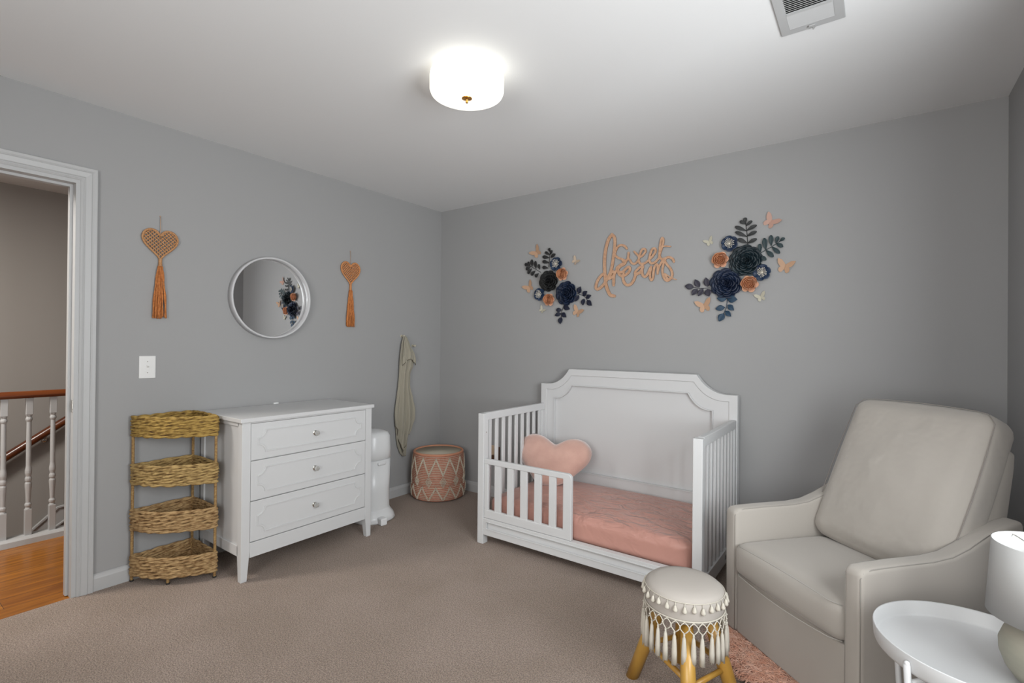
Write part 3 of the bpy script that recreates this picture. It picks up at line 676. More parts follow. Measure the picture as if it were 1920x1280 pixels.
# mattress
MT = MB(); mx0, mx1, my0, my1 = X0 + .052, X1 - .055, YF + .052, -.088
rbox(MT, (mx0 + mx1) / 2, (my0 + my1) / 2, .215, mx1 - mx0, my1 - my0, .150, .045, (0, 0, .028), n=22)
o = weld(MT.build('mattress', m_sheet, smooth=True)); tag(o, 'crib mattress in a dusty pink satin sheet on the white toddler bed', 'mattress')
# heart pillow
def heart_pillow():
    b = MB(); n = 40; K = 9
    tr = [(978, 845), (981, 832), (990, 826), (1003, 824), (1018, 828), (1032, 836), (1043, 841), (1053, 836), (1066, 829), (1080, 828), (1092, 832), (1102, 842), (1105, 853), (1102, 866), (1093, 878), (1082, 889), (1072, 899), (1058, 908), (1040, 912), (1024, 910), (1012, 903), (1003, 893), (990, 880), (981, 866)]
    hp = [Vector(((x - 1041) * .0041, (868 - y) * .0041)) for x, y in tr]; m = len(hp)      # seam outline of the pillow, metres
    hp = [q for i in range(m) for q in (hp[i], (hp[i] + hp[(i + 1) % m]) * .5625 - (hp[i - 1] + hp[(i + 2) % m]) * .0625)]; n = len(hp)
    ctr = Vector((0, .01))
    vs = []; fs = []
    for side in (1, -1):
        o = len(vs)
        for k in range(K + 1):
            s_ = 1 - k / K
            for p in hp:
                q = ctr + (p - ctr) * s_
                th = .075 * (1 - s_ ** 2.6) ** .55 if s_ < 1 else 0
                vs.append((q.x, -side * th, q.y))
        for k in range(K):
            for i in range(n):
                j = (i + 1) % n; f = (o + k * n + i, o + k * n + j, o + (k + 1) * n + j, o + (k + 1) * n + i); fs.append(f)
    b.add(vs, fs); return b
hpm = heart_pillow()
Mh = Matrix.Translation((1.372, -.285, .458)) @ Matrix.Rotation(math.radians(14), 4, 'Z') @ Matrix.Rotation(math.radians(-30), 4, 'X')
o = weld(hpm.build('heart_pillow', m_pillow, smooth=True, M=Mh)); tag(o, 'plush blush pink heart shaped pillow on the bed', 'pillow')

# ------------------------------------------------------------------ glider chair
G0 = thing('glider_chair', (3.1, -.9, 0), 'cream upholstered swivel glider armchair beside the bed', 'armchair')
dS = Vector((.757, -.654, 0)).normalized(); dN = Vector((-.654, -.757, 0)).normalized()
# local frame: x = s (across, toward the camera side), y = f (distance behind the front), z = up
GM = Matrix(((dS.x, -dN.x, 0, -1.04 * dN.x), (dS.y, -dN.y, 0, -1.04 * dN.y), (0, 0, 1, 0), (0, 0, 0, 1)))
SA, SB, TA = 2.585, 3.243, .064      # outer faces of the arms, arm thickness
def gb(b, name, mt=None, **k): return b.build(name, mt or m_fabric, G0, M=GM, **k)
arm = [(0, .035), (0, .545), (.02, .558), (.15, .562), (.30, .562), (.38, .570), (.45, .592), (.54, .632), (.62, .655), (.69, .665), (.70, .60), (.68, .30), (.65, .035)]
for a in (SA, SB - TA):
    b = MB(); b.prism(arm, 'x', a, a + TA); o = gb(b, 'arm', bevel=.016, seg=4, smooth=True)
    b = MB()
    for e in (a + .0052, a + TA - .0052): b.tube([(e, .0042, .04), (e, .0042, .53), (e, .015, .5465), (e, .05, .5555), (e, .15, .5573), (e, .30, .5573), (e, .38, .5655), (e, .45, .5875), (e, .54, .6275)], .0018, 6)
    b.build('piping', m_armseam, o, M=GM, smooth=True)
b = MB(); b.box(SA + TA - .002, SB - TA + .002, .012, .62, .035, .285); gb(b, 'base', bevel=.008, seg=3)
b = MB(); bk = [(.50, .05), (.52, .40), (.60, .66), (.655, .83), (.675, .885), (.705, .900), (.745, .885), (.742, .83), (.70, .60), (.67, .30), (.645, .035)]
b.prism(bk, 'x', SA + .040, SB - .056); gb(b, 'back_frame', bevel=.02, seg=4, smooth=True)
# seat cushion
b = MB(); s0, s1 = SA + TA, SB - TA; rbox(b, (s0 + s1) / 2, .225, .355, s1 - s0 - .002, .47, .135, .035, (0, .012, .022), n=14)
o = weld(gb(b, 'seat_cushion', smooth=True))
b = MB()
for z in (.415, .298): b.tube([(s0 + .012, .012, z - .004)] + [(s0 + (s1 - s0) * i / 12, -.010 - .010 * math.sin(PI * i / 12), z + .012 * math.sin(PI * i / 12) * (1 if z > .35 else -1)) for i in range(1, 12)] + [(s1 - .012, .012, z - .004)], .0020, 6)
b.build('piping', mat('upholstery_piping', (.42, .40, .37), .9), o, M=GM, smooth=True)
# back cushion
b = MB(); w = .550; hgt = .64; rbox(b, 0, .006, 0, w, .165, hgt, .055, (.012, .032, .012), n=16)
CM = GM @ Matrix.Translation(((s0 + s1) / 2 - .006, .578, .715)) @ Matrix.Rotation(math.radians(-24.5), 4, 'X')
o = weld(b.build('back_cushion', m_cushfab, G0, M=CM, smooth=True))
b = MB()
for y in (-.052,):
    e = [(-w / 2 + .012, y, -hgt / 2 + .03)] + [(-w / 2 + .001 - .010 * math.sin(PI * i / 10), y, -hgt / 2 + .04 + (hgt - .08) * i / 10) for i in range(11)] + [(-w / 2 + .03, y, hgt / 2 - .006)] + [(-w / 2 + .03 + (w - .06) * i / 10, y, hgt / 2 - .002 + .008 * math.sin(PI * i / 10)) for i in range(1, 10)] + [(w / 2 - .03, y, hgt / 2 - .006)] + [(w / 2 - .001 + .010 * math.sin(PI * i / 10), y, hgt / 2 - .04 - (hgt - .08) * i / 10) for i in range(11)]
    b.tube(e, .0017, 6)
b.build('seam', m_seam, o, M=CM, smooth=True)
b = MB(); c = GM @ Vector(((s0 + s1) / 2, .34, 0)); b.lathe([(.001, .0115), (.22, .0115), (.22, .022), (.05, .025), (.05, .04)], (c.x, c.y, .0), 32); tag(b.build('swivel_base', m_dark, G0), 'dark round swivel base')

# ------------------------------------------------------------------ shag rug
RG = MB(); RS = MB()
rcx, rcy, rR = 3.115, -.785, .515
RG.lathe([(.001, .001), (rR - .02, .001), (rR - .01, .008), (.001, .010)], (rcx, rcy, 0), 48)
rg = RG.build('shag_rug', m_rugb); tag(rg, 'fluffy pink shag rug under the cream glider chair', 'rug')
GMi = GM.inverted(); cnt = 0
while cnt < 9500:
    a = random.uniform(0, 2 * PI); r = rR * math.sqrt(random.random()); x = rcx + r * math.cos(a); y = rcy + r * math.sin(a)
    l = GMi @ Vector((x, y, 0))
    if SA - .01 < l.x < SB + .01 and .02 < l.y < .72: continue
    if x > RW - .05 or y > -.05 or (x < 2.54 and y > -.83): continue
    if not (l.y < .05 or random.random() < .25): continue
    cnt += 1
    ang = random.uniform(0, 2 * PI); ln = random.uniform(.055, .095); cur = random.uniform(-2.4, 2.4); h0 = random.uniform(.012, .032); w_ = random.uniform(.0009, .0017)
    p = Vector((x, y, .008)); pts = [p.copy()]; nseg = 6
    for j in range(nseg):
        t = (j + 1) / nseg; ang += cur / nseg; p = p + Vector((math.cos(ang), math.sin(ang), 0)) * (ln / nseg); p.z = .008 + h0 * math.sin(PI * min(1, t * .85)) ; pts.append(p.copy())
        lp = GMi @ p
        if SA - .004 < lp.x < SB + .004 and -.004 < lp.y < .7: p.z = .012
    if p.x > RW - .02: continue
    RS.tube(pts, [w_] * (nseg) + [w_ * .3], 4, cap=False)
o = RS.build('pile', m_shag, rg, smooth=True); o['kind'] = 'stuff'

# ------------------------------------------------------------------ stool
ST = thing('stool', (2.62, -1.425, 0), 'round wooden footstool with cream pom pom and fringed seat cover, by the armchair', 'stool')
sx_, sy_ = 2.615, -1.420
b = MB(); b.lathe([(.001, .318), (.118, .318), (.130, .324), (.135, .345), (.1365, .385), (.133, .402), (.122, .412), (.09, .420), (.04, .4235), (.0001, .424)], (sx_, sy_, 0), 48); b.build('seat_cover', m_stoolfab, ST, smooth=True)
NP = 30
for i in range(NP):
    a = 2 * PI * i / NP + random.uniform(-.02, .02); dz = random.uniform(-.004, .004); r0 = .1355; rr = .142
    b = MB(); x, y = sx_ + rr * math.cos(a), sy_ + rr * math.sin(a)
    b.tube([(sx_ + r0 * math.cos(a), sy_ + r0 * math.sin(a), .398), (x, y, .385 + dz)], .0014, 5)
    b.lathe([(.0001, .013), (.0035, .011), (.0055, .005), (.0080, -.001), (.0080, -.005), (.0048, -.0092), (.0001, -.010)], (x, y, .378 + dz), 10)
    b.build('pom_pom', m_fringe, ST, smooth=True)
b = MB(); b.tube([(sx_ + .136 * math.cos(2 * PI * q / 60), sy_ + .136 * math.sin(2 * PI * q / 60), .3985) for q in range(60)], .0016, 5, closed=True)
b.tube([(sx_ + .136 * math.cos(2 * PI * q / 60), sy_ + .136 * math.sin(2 * PI * q / 60), .338) for q in range(60)], .0024, 6, closed=True); b.build('trim_cord', m_fringe, ST, smooth=True)
b = MB(); NF = 30
for i in range(NF * 2):
    a0 = 2 * PI * i / (NF * 2)
    for dsg in (1, -1):
        a1 = a0 + dsg * PI / NF * .5; a2 = a0
        if i % 2 == 0:
            pts = []
            for t in range(7):
                u = t / 6; a = a0 + dsg * (PI / NF) * math.sin(PI * u) * 1.0; pts.append((sx_ + (.138 + .004 * u) * math.cos(a), sy_ + (.138 + .004 * u) * math.sin(a), .336 - u * .036))
            b.tube(pts, .0020, 5)
for i in range(NF): a = 2 * PI * (i + .5) / NF; b.ball((sx_ + .142 * math.cos(a), sy_ + .142 * math.sin(a), .318), .0034, 6, 5)
b.build('fringe_net', m_fringe, ST, smooth=True)
for i in range(NF):
    a = 2 * PI * i / NF + random.uniform(-.03, .03); b = MB(); ln = random.uniform(.092, .108); rr = .142
    x, y = sx_ + rr * math.cos(a), sy_ + rr * math.sin(a); b.lathe([(.0001, .302), (.0034, .300), (.0036, .294), (.0026, .291), (.0058, .284), (.0080, .260), (.0092, .235), (.0094, .302 - ln)], (x, y, 0), 8)
    for j in range(12):
        aa = random.uniform(0, 2 * PI); q = random.uniform(.003, .0085); dx, dy = math.cos(aa), math.sin(aa)
        b.tube([(x + dx * .002, y + dy * .002, .291), (x + dx * q * .85, y + dy * q * .85, .25), (x + dx * q, y + dy * q, .302 - ln - random.uniform(0, .010))], .0016, 4)
    b.build('tassel', m_fringe, ST, smooth=True)
feet = [(2.425, -1.425), (2.545, -1.225), (2.79, -1.38), (2.70, -1.625)]
tops = []
ctr = Vector((sx_, sy_))
legs = []
for (fx, fy) in feet:
    d_ = (Vector((fx, fy)) - ctr).normalized() * .078; tx, ty = sx_ + d_.x, sy_ + d_.y
    b = MB(); b.tube([(fx, fy, 0), (fx * .5 + tx * .5, fy * .5 + ty * .5, .16), (tx, ty, .32)], [.0255, .025, .022], 14)
    for i in range(14):       # feet cut level with the floor
        x, y, z = b.v[i]; b.v[i] = (x, y, 0)
    b.build('leg', m_pine, ST, smooth=True, bevel=0); legs.append(((fx, fy), (tx, ty)))
def lerp3(l, z): t = z / .32; return (l[0][0] + (l[1][0] - l[0][0]) * t, l[0][1] + (l[1][1] - l[0][1]) * t, z)
for i in range(4):
    z = .135 if i % 2 == 0 else .150
    b = MB(); b.tube([lerp3(legs[i], z), lerp3(legs[(i + 1) % 4], z)], .0095, 10); b.build('stretcher', m_pine, ST, smooth=True)

# ------------------------------------------------------------------ side table
TX, TY, TR, TZ = 3.382, -1.532, .216, .470
TB = thing('side_table', (TX, TY, 0), 'round white metal tray side table with raised rim in the foreground corner', 'table')
b = MB(); b.lathe([(.001, TZ), (TR - .006, TZ), (TR - .002, TZ + .004), (TR, TZ + .010), (TR + .002, TZ + .044), (TR + .0005, TZ + .0465), (TR - .002, TZ + .044), (TR - .004, TZ + .010), (TR - .010, TZ + .005), (.001, TZ + .004)], (TX, TY, 0), 72); b.build('tray', m_tray, TB, smooth=True, bevel=0)
a0 = math.atan2(-1.693 - TY, 3.237 - TX)
for i in range(4):
    a = a0 + i * PI / 2; ux, uy = math.cos(a), math.sin(a); b = MB()
    b.tube([(TX + (TR - .028) * ux, TY + (TR - .028) * uy, 0), (TX + (TR + .008) * ux, TY + (TR + .008) * uy, TZ + .026)], .0075, 10); b.ball((TX + (TR + .008) * ux, TY + (TR + .008) * uy, TZ + .026), .0075, 10, 6)
    b.build('leg', m_tray, TB, smooth=True)
for i in range(2):
    a = a0 + i * PI / 2; ux, uy = math.cos(a), math.sin(a); b = MB(); q = TR - .005
    b.tube([(TX - q * ux, TY - q * uy, TZ - .02 - i * .014), (TX + q * ux, TY + q * uy, TZ - .02 - i * .014)], .006, 8); b.build('crossbar', m_tray, TB, smooth=True)

# ------------------------------------------------------------------ table lamp
LX, LY = 3.500, -1.562; LZ = TZ + .004
LP = thing('table_lamp', (LX, LY, LZ), 'table lamp with white drum shade and rounded grey-brown base on the side table', 'lamp')
b = MB(); b.lathe([(.001, 0), (.055, 0), (.062, .006), (.078, .030), (.088, .060), (.089, .085), (.080, .112), (.060, .130), (.030, .138), (.012, .140), (.012, .17), (.001, .17)], (LX, LY, LZ), 48); b.build('lamp_base', m_stone, LP, smooth=True)
b = MB(); b.lathe([(.112, .152), (.102, .325), (.100, .325), (.110, .152)], (LX, LY, LZ), 64, close=True); b.build('lamp_shade', m_shade, LP, smooth=True)
b = MB(); b.tube([(LX, LY, LZ + .16), (LX, LY, LZ + .24)], .010, 10); b.ball((LX, LY, LZ + .265), .028, 14, 10)
tag(b.build('bulb', mat('opal_bulb', (.75, .75, .73), .3), LP, smooth=True), 'unlit opal bulb')
b = MB()
for k in range(3):
    a = 2 * PI * k / 3; b.tube([(LX, LY, LZ + .30), (LX + .100 * math.cos(a), LY + .100 * math.sin(a), LZ + .318)], .0016, 5)
b.tube([(LX, LY, LZ + .235), (LX, LY, LZ + .305)], .002, 5); b.build('shade_spider', m_chrome, LP)

#DECOR#
# ------------------------------------------------------------------ back wall decorations
FL = [('rose', 'left', 1.154, 1.74, 0.0856, 'black'), ('rose', 'left', 1.306, 1.639, 0.0926, 'navy'), ('small', 'left', 1.275, 1.782, 0.0511, 'peach'), ('small', 'left', 1.162, 1.597, 0.051, 'peach'), ('anem', 'left', 1.222, 1.865, 0.0536, 'blue'), ('anem', 'left', 1.073, 1.643, 0.049, 'blue'), ('rose', 'right', 2.538, 1.77, 0.0972, 'teal'), ('rose', 'right', 2.426, 1.641, 0.0951, 'navy'), ('small', 'right', 2.394, 1.787, 0.0526, 'peach'), ('small', 'right', 2.559, 1.628, 0.0525, 'peach'), ('anem', 'right', 2.446, 1.881, 0.0496, 'blue'), ('anem', 'right', 2.628, 1.692, 0.0485, 'blue'), ]
SPR = [
  ('left', 'fern', 'slateblack', 'up', [(1.147, 1.848), (1.153, 1.902), (1.158, 1.963)], [((1.157, 1.963), (1.159, 1.992), 0.022), ((1.157, 1.939), (1.12, 1.966), 0.0211), ((1.16, 1.942), (1.185, 1.97), 0.0216), ((1.154, 1.918), (1.096, 1.931), 0.0246), ((1.164, 1.918), (1.212, 1.94), 0.0246), ((1.152, 1.88), (1.096, 1.896), 0.0245), ((1.144, 1.84), (1.096, 1.85), 0.0245)]),
  ('left', 'fern', 'slateblack', 'left', [(1.077, 1.813), (0.997, 1.858), (0.967, 1.873)], [((0.97, 1.869), (0.931, 1.891), 0.0245), ((0.977, 1.865), (0.963, 1.905), 0.022), ((0.997, 1.862), (1.0, 1.919), 0.0246), ((1.032, 1.844), (1.033, 1.904), 0.025), ((1.068, 1.835), (1.064, 1.877), 0.0226), ((0.98, 1.862), (0.942, 1.843), 0.0245), ((0.994, 1.85), (0.961, 1.809), 0.0261), ((1.027, 1.83), (0.994, 1.794), 0.0265), ((1.057, 1.806), (1.032, 1.778), 0.0265)]),
  ('left', 'leafy', 'navy2', 'right', [(1.37, 1.635), (1.417, 1.626), (1.458, 1.606), (1.481, 1.579)], [((1.408, 1.631), (1.428, 1.682), 0.034), ((1.443, 1.614), (1.482, 1.646), 0.031), ((1.47, 1.597), (1.515, 1.614), 0.0265), ((1.478, 1.579), (1.52, 1.539), 0.0325), ((1.452, 1.593), (1.448, 1.543), 0.0295), ((1.411, 1.621), (1.381, 1.574), 0.033)]),
  ('left', 'leafy', 'navy2', 'down', [(1.284, 1.551), (1.266, 1.503), (1.261, 1.464)], [((1.281, 1.543), (1.341, 1.52), 0.034), ((1.266, 1.517), (1.221, 1.516), 0.0285), ((1.262, 1.49), (1.212, 1.476), 0.027), ((1.27, 1.495), (1.311, 1.461), 0.0315), ((1.261, 1.464), (1.259, 1.41), 0.033)]),
  ('right', 'fern', 'slate', 'up', [(2.548, 1.858), (2.542, 1.937), (2.535, 1.998)], [((2.535, 1.998), (2.533, 2.028), 0.0211), ((2.535, 1.989), (2.504, 2.011), 0.0191), ((2.538, 1.978), (2.572, 2.003), 0.0181), ((2.539, 1.949), (2.477, 1.981), 0.0205), ((2.54, 1.95), (2.597, 1.974), 0.0205), ((2.542, 1.914), (2.479, 1.949), 0.021), ((2.543, 1.916), (2.597, 1.937), 0.0211), ((2.545, 1.874), (2.494, 1.905), 0.0221), ((2.547, 1.873), (2.598, 1.893), 0.021)]),
  ('right', 'fern', 'slateteal', 'right', [(2.608, 1.804), (2.674, 1.839), (2.72, 1.868)], [((2.645, 1.824), (2.638, 1.893), 0.0255), ((2.674, 1.845), (2.673, 1.905), 0.0236), ((2.697, 1.857), (2.711, 1.894), 0.0201), ((2.718, 1.866), (2.744, 1.881), 0.0176), ((2.7, 1.855), (2.735, 1.831), 0.0216), ((2.677, 1.838), (2.719, 1.795), 0.0215), ((2.647, 1.821), (2.686, 1.778), 0.0235), ((2.617, 1.815), (2.613, 1.862), 0.021), ((2.616, 1.792), (2.648, 1.762), 0.0215)]),
  ('right', 'leafy', 'plum', 'left', [(2.328, 1.62), (2.274, 1.62), (2.234, 1.629)], [((2.234, 1.629), (2.179, 1.64), 0.0315), ((2.269, 1.627), (2.242, 1.677), 0.031), ((2.256, 1.618), (2.224, 1.578), 0.0285), ((2.291, 1.616), (2.263, 1.57), 0.0285), ((2.319, 1.627), (2.309, 1.685), 0.032), ((2.316, 1.614), (2.329, 1.565), 0.038)]),
  ('right', 'leafy', 'bluesl', 'down', [(2.435, 1.553), (2.429, 1.498), (2.413, 1.455)], [((2.421, 1.495), (2.367, 1.486), 0.0295), ((2.438, 1.51), (2.474, 1.474), 0.0275), ((2.424, 1.473), (2.458, 1.437), 0.026), ((2.415, 1.458), (2.388, 1.409), 0.034), ((2.435, 1.546), (2.493, 1.539), 0.0375), ((2.432, 1.547), (2.375, 1.552), 0.0345)]),
]
BF = [('right', 2.668, 1.985, 0.0909, 0.876, 'pink'), ('right', 2.744, 1.716, 0.0926, 1.297, 'apricot'), ('right', 2.298, 1.506, 0.098, 1.816, 'apricot2'), ('right', 2.325, 1.907, 0.0597, 2.011, 'cream'), ('right', 2.62, 1.547, 0.0625, 1.902, 'cream2'), ('left', 1.036, 1.97, 0.0992, 2.262, 'apricot'), ('left', 0.969, 1.702, 0.0971, 2.151, 'apricot2'), ('left', 1.398, 1.497, 0.0905, 1.064, 'apricot3'), ('left', 1.377, 1.873, 0.0651, 0.831, 'tan'), ('left', 1.089, 1.522, 0.058, 0.847, 'cream'), ]
SIGN = [
  (0.023, [(1.69, 1.6), (1.659, 1.61), (1.638, 1.647), (1.624, 1.692), (1.619, 1.736), (1.614, 1.803), (1.614, 1.874), (1.623, 1.939), (1.642, 1.999), (1.668, 2.033)]),
  (0.0206, [(1.668, 2.033), (1.687, 2.011), (1.691, 1.972), (1.687, 1.919), (1.679, 1.859), (1.67, 1.803), (1.659, 1.768)]),
  (0.02, [(1.659, 1.768), (1.642, 1.734), (1.62, 1.701), (1.592, 1.671), (1.562, 1.655), (1.547, 1.67), (1.557, 1.709), (1.581, 1.743), (1.61, 1.759), (1.639, 1.726)]),
  (0.017, [(1.639, 1.726), (1.658, 1.725), (1.68, 1.741), (1.703, 1.774), (1.719, 1.803), (1.744, 1.818), (1.772, 1.829)]),
  (0.02, [(1.651, 1.725), (1.67, 1.768), (1.689, 1.764), (1.685, 1.727), (1.684, 1.677)]),
  (0.0181, [(1.707, 1.776), (1.745, 1.762), (1.781, 1.789), (1.799, 1.794), (1.804, 1.774), (1.786, 1.75), (1.754, 1.735), (1.726, 1.75), (1.717, 1.786), (1.737, 1.806)]),
  (0.0186, [(1.759, 1.756), (1.754, 1.722), (1.765, 1.687), (1.789, 1.67), (1.816, 1.679), (1.836, 1.708), (1.849, 1.741), (1.876, 1.747)]),
  (0.0165, [(1.893, 1.795), (1.867, 1.78), (1.842, 1.754), (1.849, 1.739), (1.876, 1.752), (1.895, 1.78), (1.893, 1.797), (1.891, 1.763), (1.896, 1.731), (1.913, 1.719), (1.931, 1.737), (1.943, 1.763), (1.954, 1.783)]),
  (0.0161, [(1.954, 1.783), (1.948, 1.746), (1.947, 1.713), (1.957, 1.693), (1.968, 1.711), (1.971, 1.748), (1.977, 1.777), (1.99, 1.795), (2.0, 1.779), (1.998, 1.734)]),
  (0.0145, [(1.999, 1.742), (2.007, 1.775), (2.024, 1.806), (2.037, 1.821), (2.036, 1.789), (2.03, 1.752), (2.037, 1.715), (2.05, 1.689), (2.07, 1.683), (2.091, 1.698)]),
  (0.015, [(2.106, 1.803), (2.098, 1.822), (2.075, 1.835), (2.053, 1.83), (2.047, 1.812), (2.063, 1.786), (2.084, 1.76), (2.096, 1.727), (2.089, 1.699), (2.068, 1.692), (2.047, 1.726)]),
  (0.007, [(2.049, 1.73), (2.089, 1.699), (2.121, 1.686)]),
  (0.0156, [(1.78, 1.923), (1.764, 1.942), (1.736, 1.951), (1.712, 1.94), (1.698, 1.914), (1.693, 1.888), (1.716, 1.866), (1.751, 1.85), (1.774, 1.833), (1.758, 1.813), (1.721, 1.803), (1.707, 1.795)]),
  (0.0136, [(1.751, 1.839), (1.779, 1.839), (1.792, 1.866), (1.795, 1.893)]),
  (0.0141, [(1.792, 1.891), (1.793, 1.853), (1.804, 1.841), (1.817, 1.82), (1.838, 1.812), (1.857, 1.825), (1.87, 1.85), (1.862, 1.867), (1.835, 1.896)]),
  (0.0145, [(1.87, 1.854), (1.892, 1.862), (1.914, 1.888), (1.91, 1.905), (1.892, 1.905), (1.878, 1.878), (1.868, 1.841), (1.876, 1.813), (1.902, 1.808), (1.926, 1.819), (1.943, 1.834)]),
  (0.0151, [(1.943, 1.834), (1.966, 1.855), (1.984, 1.883), (1.979, 1.901), (1.962, 1.899), (1.948, 1.867), (1.942, 1.83), (1.954, 1.806), (1.981, 1.81), (2.005, 1.833)]),
  (0.014, [(2.005, 1.829), (2.015, 1.869), (2.031, 1.917), (2.036, 1.953), (2.027, 1.966), (2.018, 1.939), (2.013, 1.894), (2.011, 1.853), (2.026, 1.827), (2.051, 1.831)]),
  (0.01, [(2.008, 1.906), (2.046, 1.91), (2.083, 1.904)]),
]
# flowers, sprigs, butterflies and lettering on the back wall; (x, z) positions on the wall in metres
def sm(pts, k=8):      # smooth a traced line (Catmull-Rom)
    P = [Vector(p) for p in pts]; P = [P[0] * 2 - P[1]] + P + [P[-1] * 2 - P[-2]]; out = []
    for i in range(1, len(P) - 2):
        for j in range(k):
            t = j / k; a, b_, c, d = P[i - 1], P[i], P[i + 1], P[i + 2]
            out.append(.5 * ((2 * b_) + (c - a) * t + (2 * a - 5 * b_ + 4 * c - d) * t * t + (3 * b_ - a - 3 * c + d) * t ** 3))
    out.append(P[-2]); return out
def petal(b, r0, r1, a0, ha, h0, h1, curl, cup, point=.0, nu=8, nv=7, k=0):
    def fn(u, v):
        U = 2 * u - 1; wd = (.45 + .55 * v) * (1 - .28 * max(0, v - .75) / .25 * abs(U))
        edge = 1 - (.20 * U * U) * v - point * abs(U) * v
        r = r0 + (r1 - r0) * v * edge; a = a0 + ha * U * wd
        h = h0 + (h1 - h0) * v ** 1.4 + cup * U * U * v - curl * max(0, v - .70) ** 2 * 8
        return (r * math.cos(a), -max(.0015, h), r * math.sin(a))
    b.grid(fn, nu, nv, k)
MF = dict(black=m_black, navy=m_navy, teal=m_teal, blue=m_blue, peach=m_peach)
FLAB = {('left', 'black'): 'black paper rose in the left wall flower cluster', ('left', 'navy'): 'large navy paper rose in the left wall flower cluster',
        ('right', 'teal'): 'large dark teal paper rose topping the right wall flower cluster', ('right', 'navy'): 'large navy paper rose in the right wall flower cluster'}
SMLAB = {'left': ['peach paper rose upper right in the left flower cluster', 'peach paper rose at the bottom of the left flower cluster'], 'right': ['peach paper rose left of the dark teal rose, right cluster', 'peach paper rose right of the navy rose, right cluster']}
ANLAB = {'left': ['blue paper anemone near the top of the left flower cluster', 'blue paper anemone at lower left of the left flower cluster'], 'right': ['blue paper anemone at upper left of the right flower cluster', 'blue paper anemone at lower right of the right flower cluster']}
cnt_ = {}
for kind, side, x, z, R_, c in FL:
    q = cnt_.get((kind, side), 0); cnt_[(kind, side)] = q + 1
    MM = Matrix.Translation((x, 0, z))
    if kind == 'rose':
        F = thing('paper_rose', (x, 0, z), FLAB[(side, c)], 'paper flower', 'large paper roses'); mt = MF[c]
        rings = [(1.0, 9, .004, .020, .004), (.90, 9, .010, .034, .006), (.77, 8, .016, .046, .007), (.63, 8, .022, .055, .006), (.50, 7, .028, .062, .005), (.37, 6, .034, .066, .003), (.25, 5, .036, .066, .001)]
        for i, (rr, n, h0, h1, cu) in enumerate(rings):
            b = MB(); off = random.uniform(0, 6)
            for p in range(n):
                petal(b, R_ * max(.06, rr - .52), R_ * rr * random.uniform(.95, 1.03), off + 2 * PI * p / n, PI / n * 1.45, h0 + (p % 2) * .003, h1 + (p % 2) * .003, cu, .007 if i < 4 else .012, point=.05)
            b.build('petal_ring', mt, F, smooth=True, solid=.0008, M=MM)
        b = MB()
        for p in range(16):
            a = random.uniform(0, 6.28); r = R_ * .12 * random.random(); petal(b, r * .2, r + R_ * .07, a, .8, .045, .064, 0, .004, nu=4, nv=3)
        b.lathe([(R_ * .16, 0), (R_ * .15, .035), (R_ * .08, .048), (.0001, .05)], (0, 0, 0), 14); n_ = 4 * 14
        for i in range(len(b.v) - n_, len(b.v)): vx, vy, vz = b.v[i]; b.v[i] = (vx, -vz, vy)
        b.build('flower_centre', mt, F, smooth=True, solid=.0006, M=MM)
    elif kind == 'small':
        F = thing('small_paper_rose', (x, 0, z), SMLAB[side][q], 'paper flower', 'small peach paper roses')
        b = MB(); off = random.uniform(0, 6)
        for p in range(6): petal(b, R_ * .25, R_ * random.uniform(.97, 1.04), off + 2 * PI * p / 6, PI / 6 * 1.25, .014, .026, .002, .004, point=.10)
        b.build('outer_petals', m_peachlt, F, smooth=True, solid=.0008, M=MM)
        b = MB()      # rolled spiral
        def spi(u, v):
            a = u * 2 * PI * 4.2; r = R_ * (.78 - .70 * u) ; wob = 1 + .05 * math.sin(a * 2.7)
            return (r * wob * (1 + .10 * v) * math.cos(a), -(.020 + .024 * v * (1 - .2 * u) + .006 * u), r * wob * (1 + .10 * v) * math.sin(a))
        b.grid(spi, 150, 3); b.lathe([(R_ * .80, .016), (.0001, .020)], (0, 0, 0), 20)
        for i in range(len(b.v) - 40, len(b.v)): vx, vy, vz = b.v[i]; b.v[i] = (vx, -vz, vy)
        b.build('rolled_centre', m_peach, F, smooth=True, solid=.0012, M=MM)
    else:
        F = thing('paper_anemone', (x, 0, z), ANLAB[side][q], 'paper flower', 'blue paper anemones'); off = random.uniform(0, 6)
        for p in range(6):
            b = MB(); petal(b, R_ * .08, R_ * random.uniform(.95, 1.04), off + 2 * PI * p / 6, PI / 6 * 1.35, .012 + (p % 2) * .003, .024 + (p % 2) * .003, .002, .008, point=-.05); b.build('petal', m_blue, F, smooth=True, solid=.0008, M=MM)
        b = MB()
        for p in range(18):
            a = 2 * PI * p / 18 + random.uniform(-.06, .06); l = R_ * random.uniform(.40, .62); t = Vector((math.cos(a), 0, math.sin(a)))
            b.tube([t * R_ * .05 + Vector((0, -.020, 0)), t * l * .6 + Vector((0, -.031, 0)), t * l + Vector((0, -.034, 0))], .0011, 4); b.ball(tuple(t * l + Vector((0, -.0345, 0))), .0028, 6, 4)
        b.ball((0, -.022, 0), R_ * .11, 8, 6)
        b.build('stamens', m_stamen, F, smooth=True, M=MM)
MS = dict(slateblack=m_black, navy2=m_navy2, slate=m_slate, slateteal=mat('paper_slate_teal', (.020, .040, .046), .6), plum=m_plum, bluesl=mat('paper_slate_blue', (.014, .045, .085), .6))
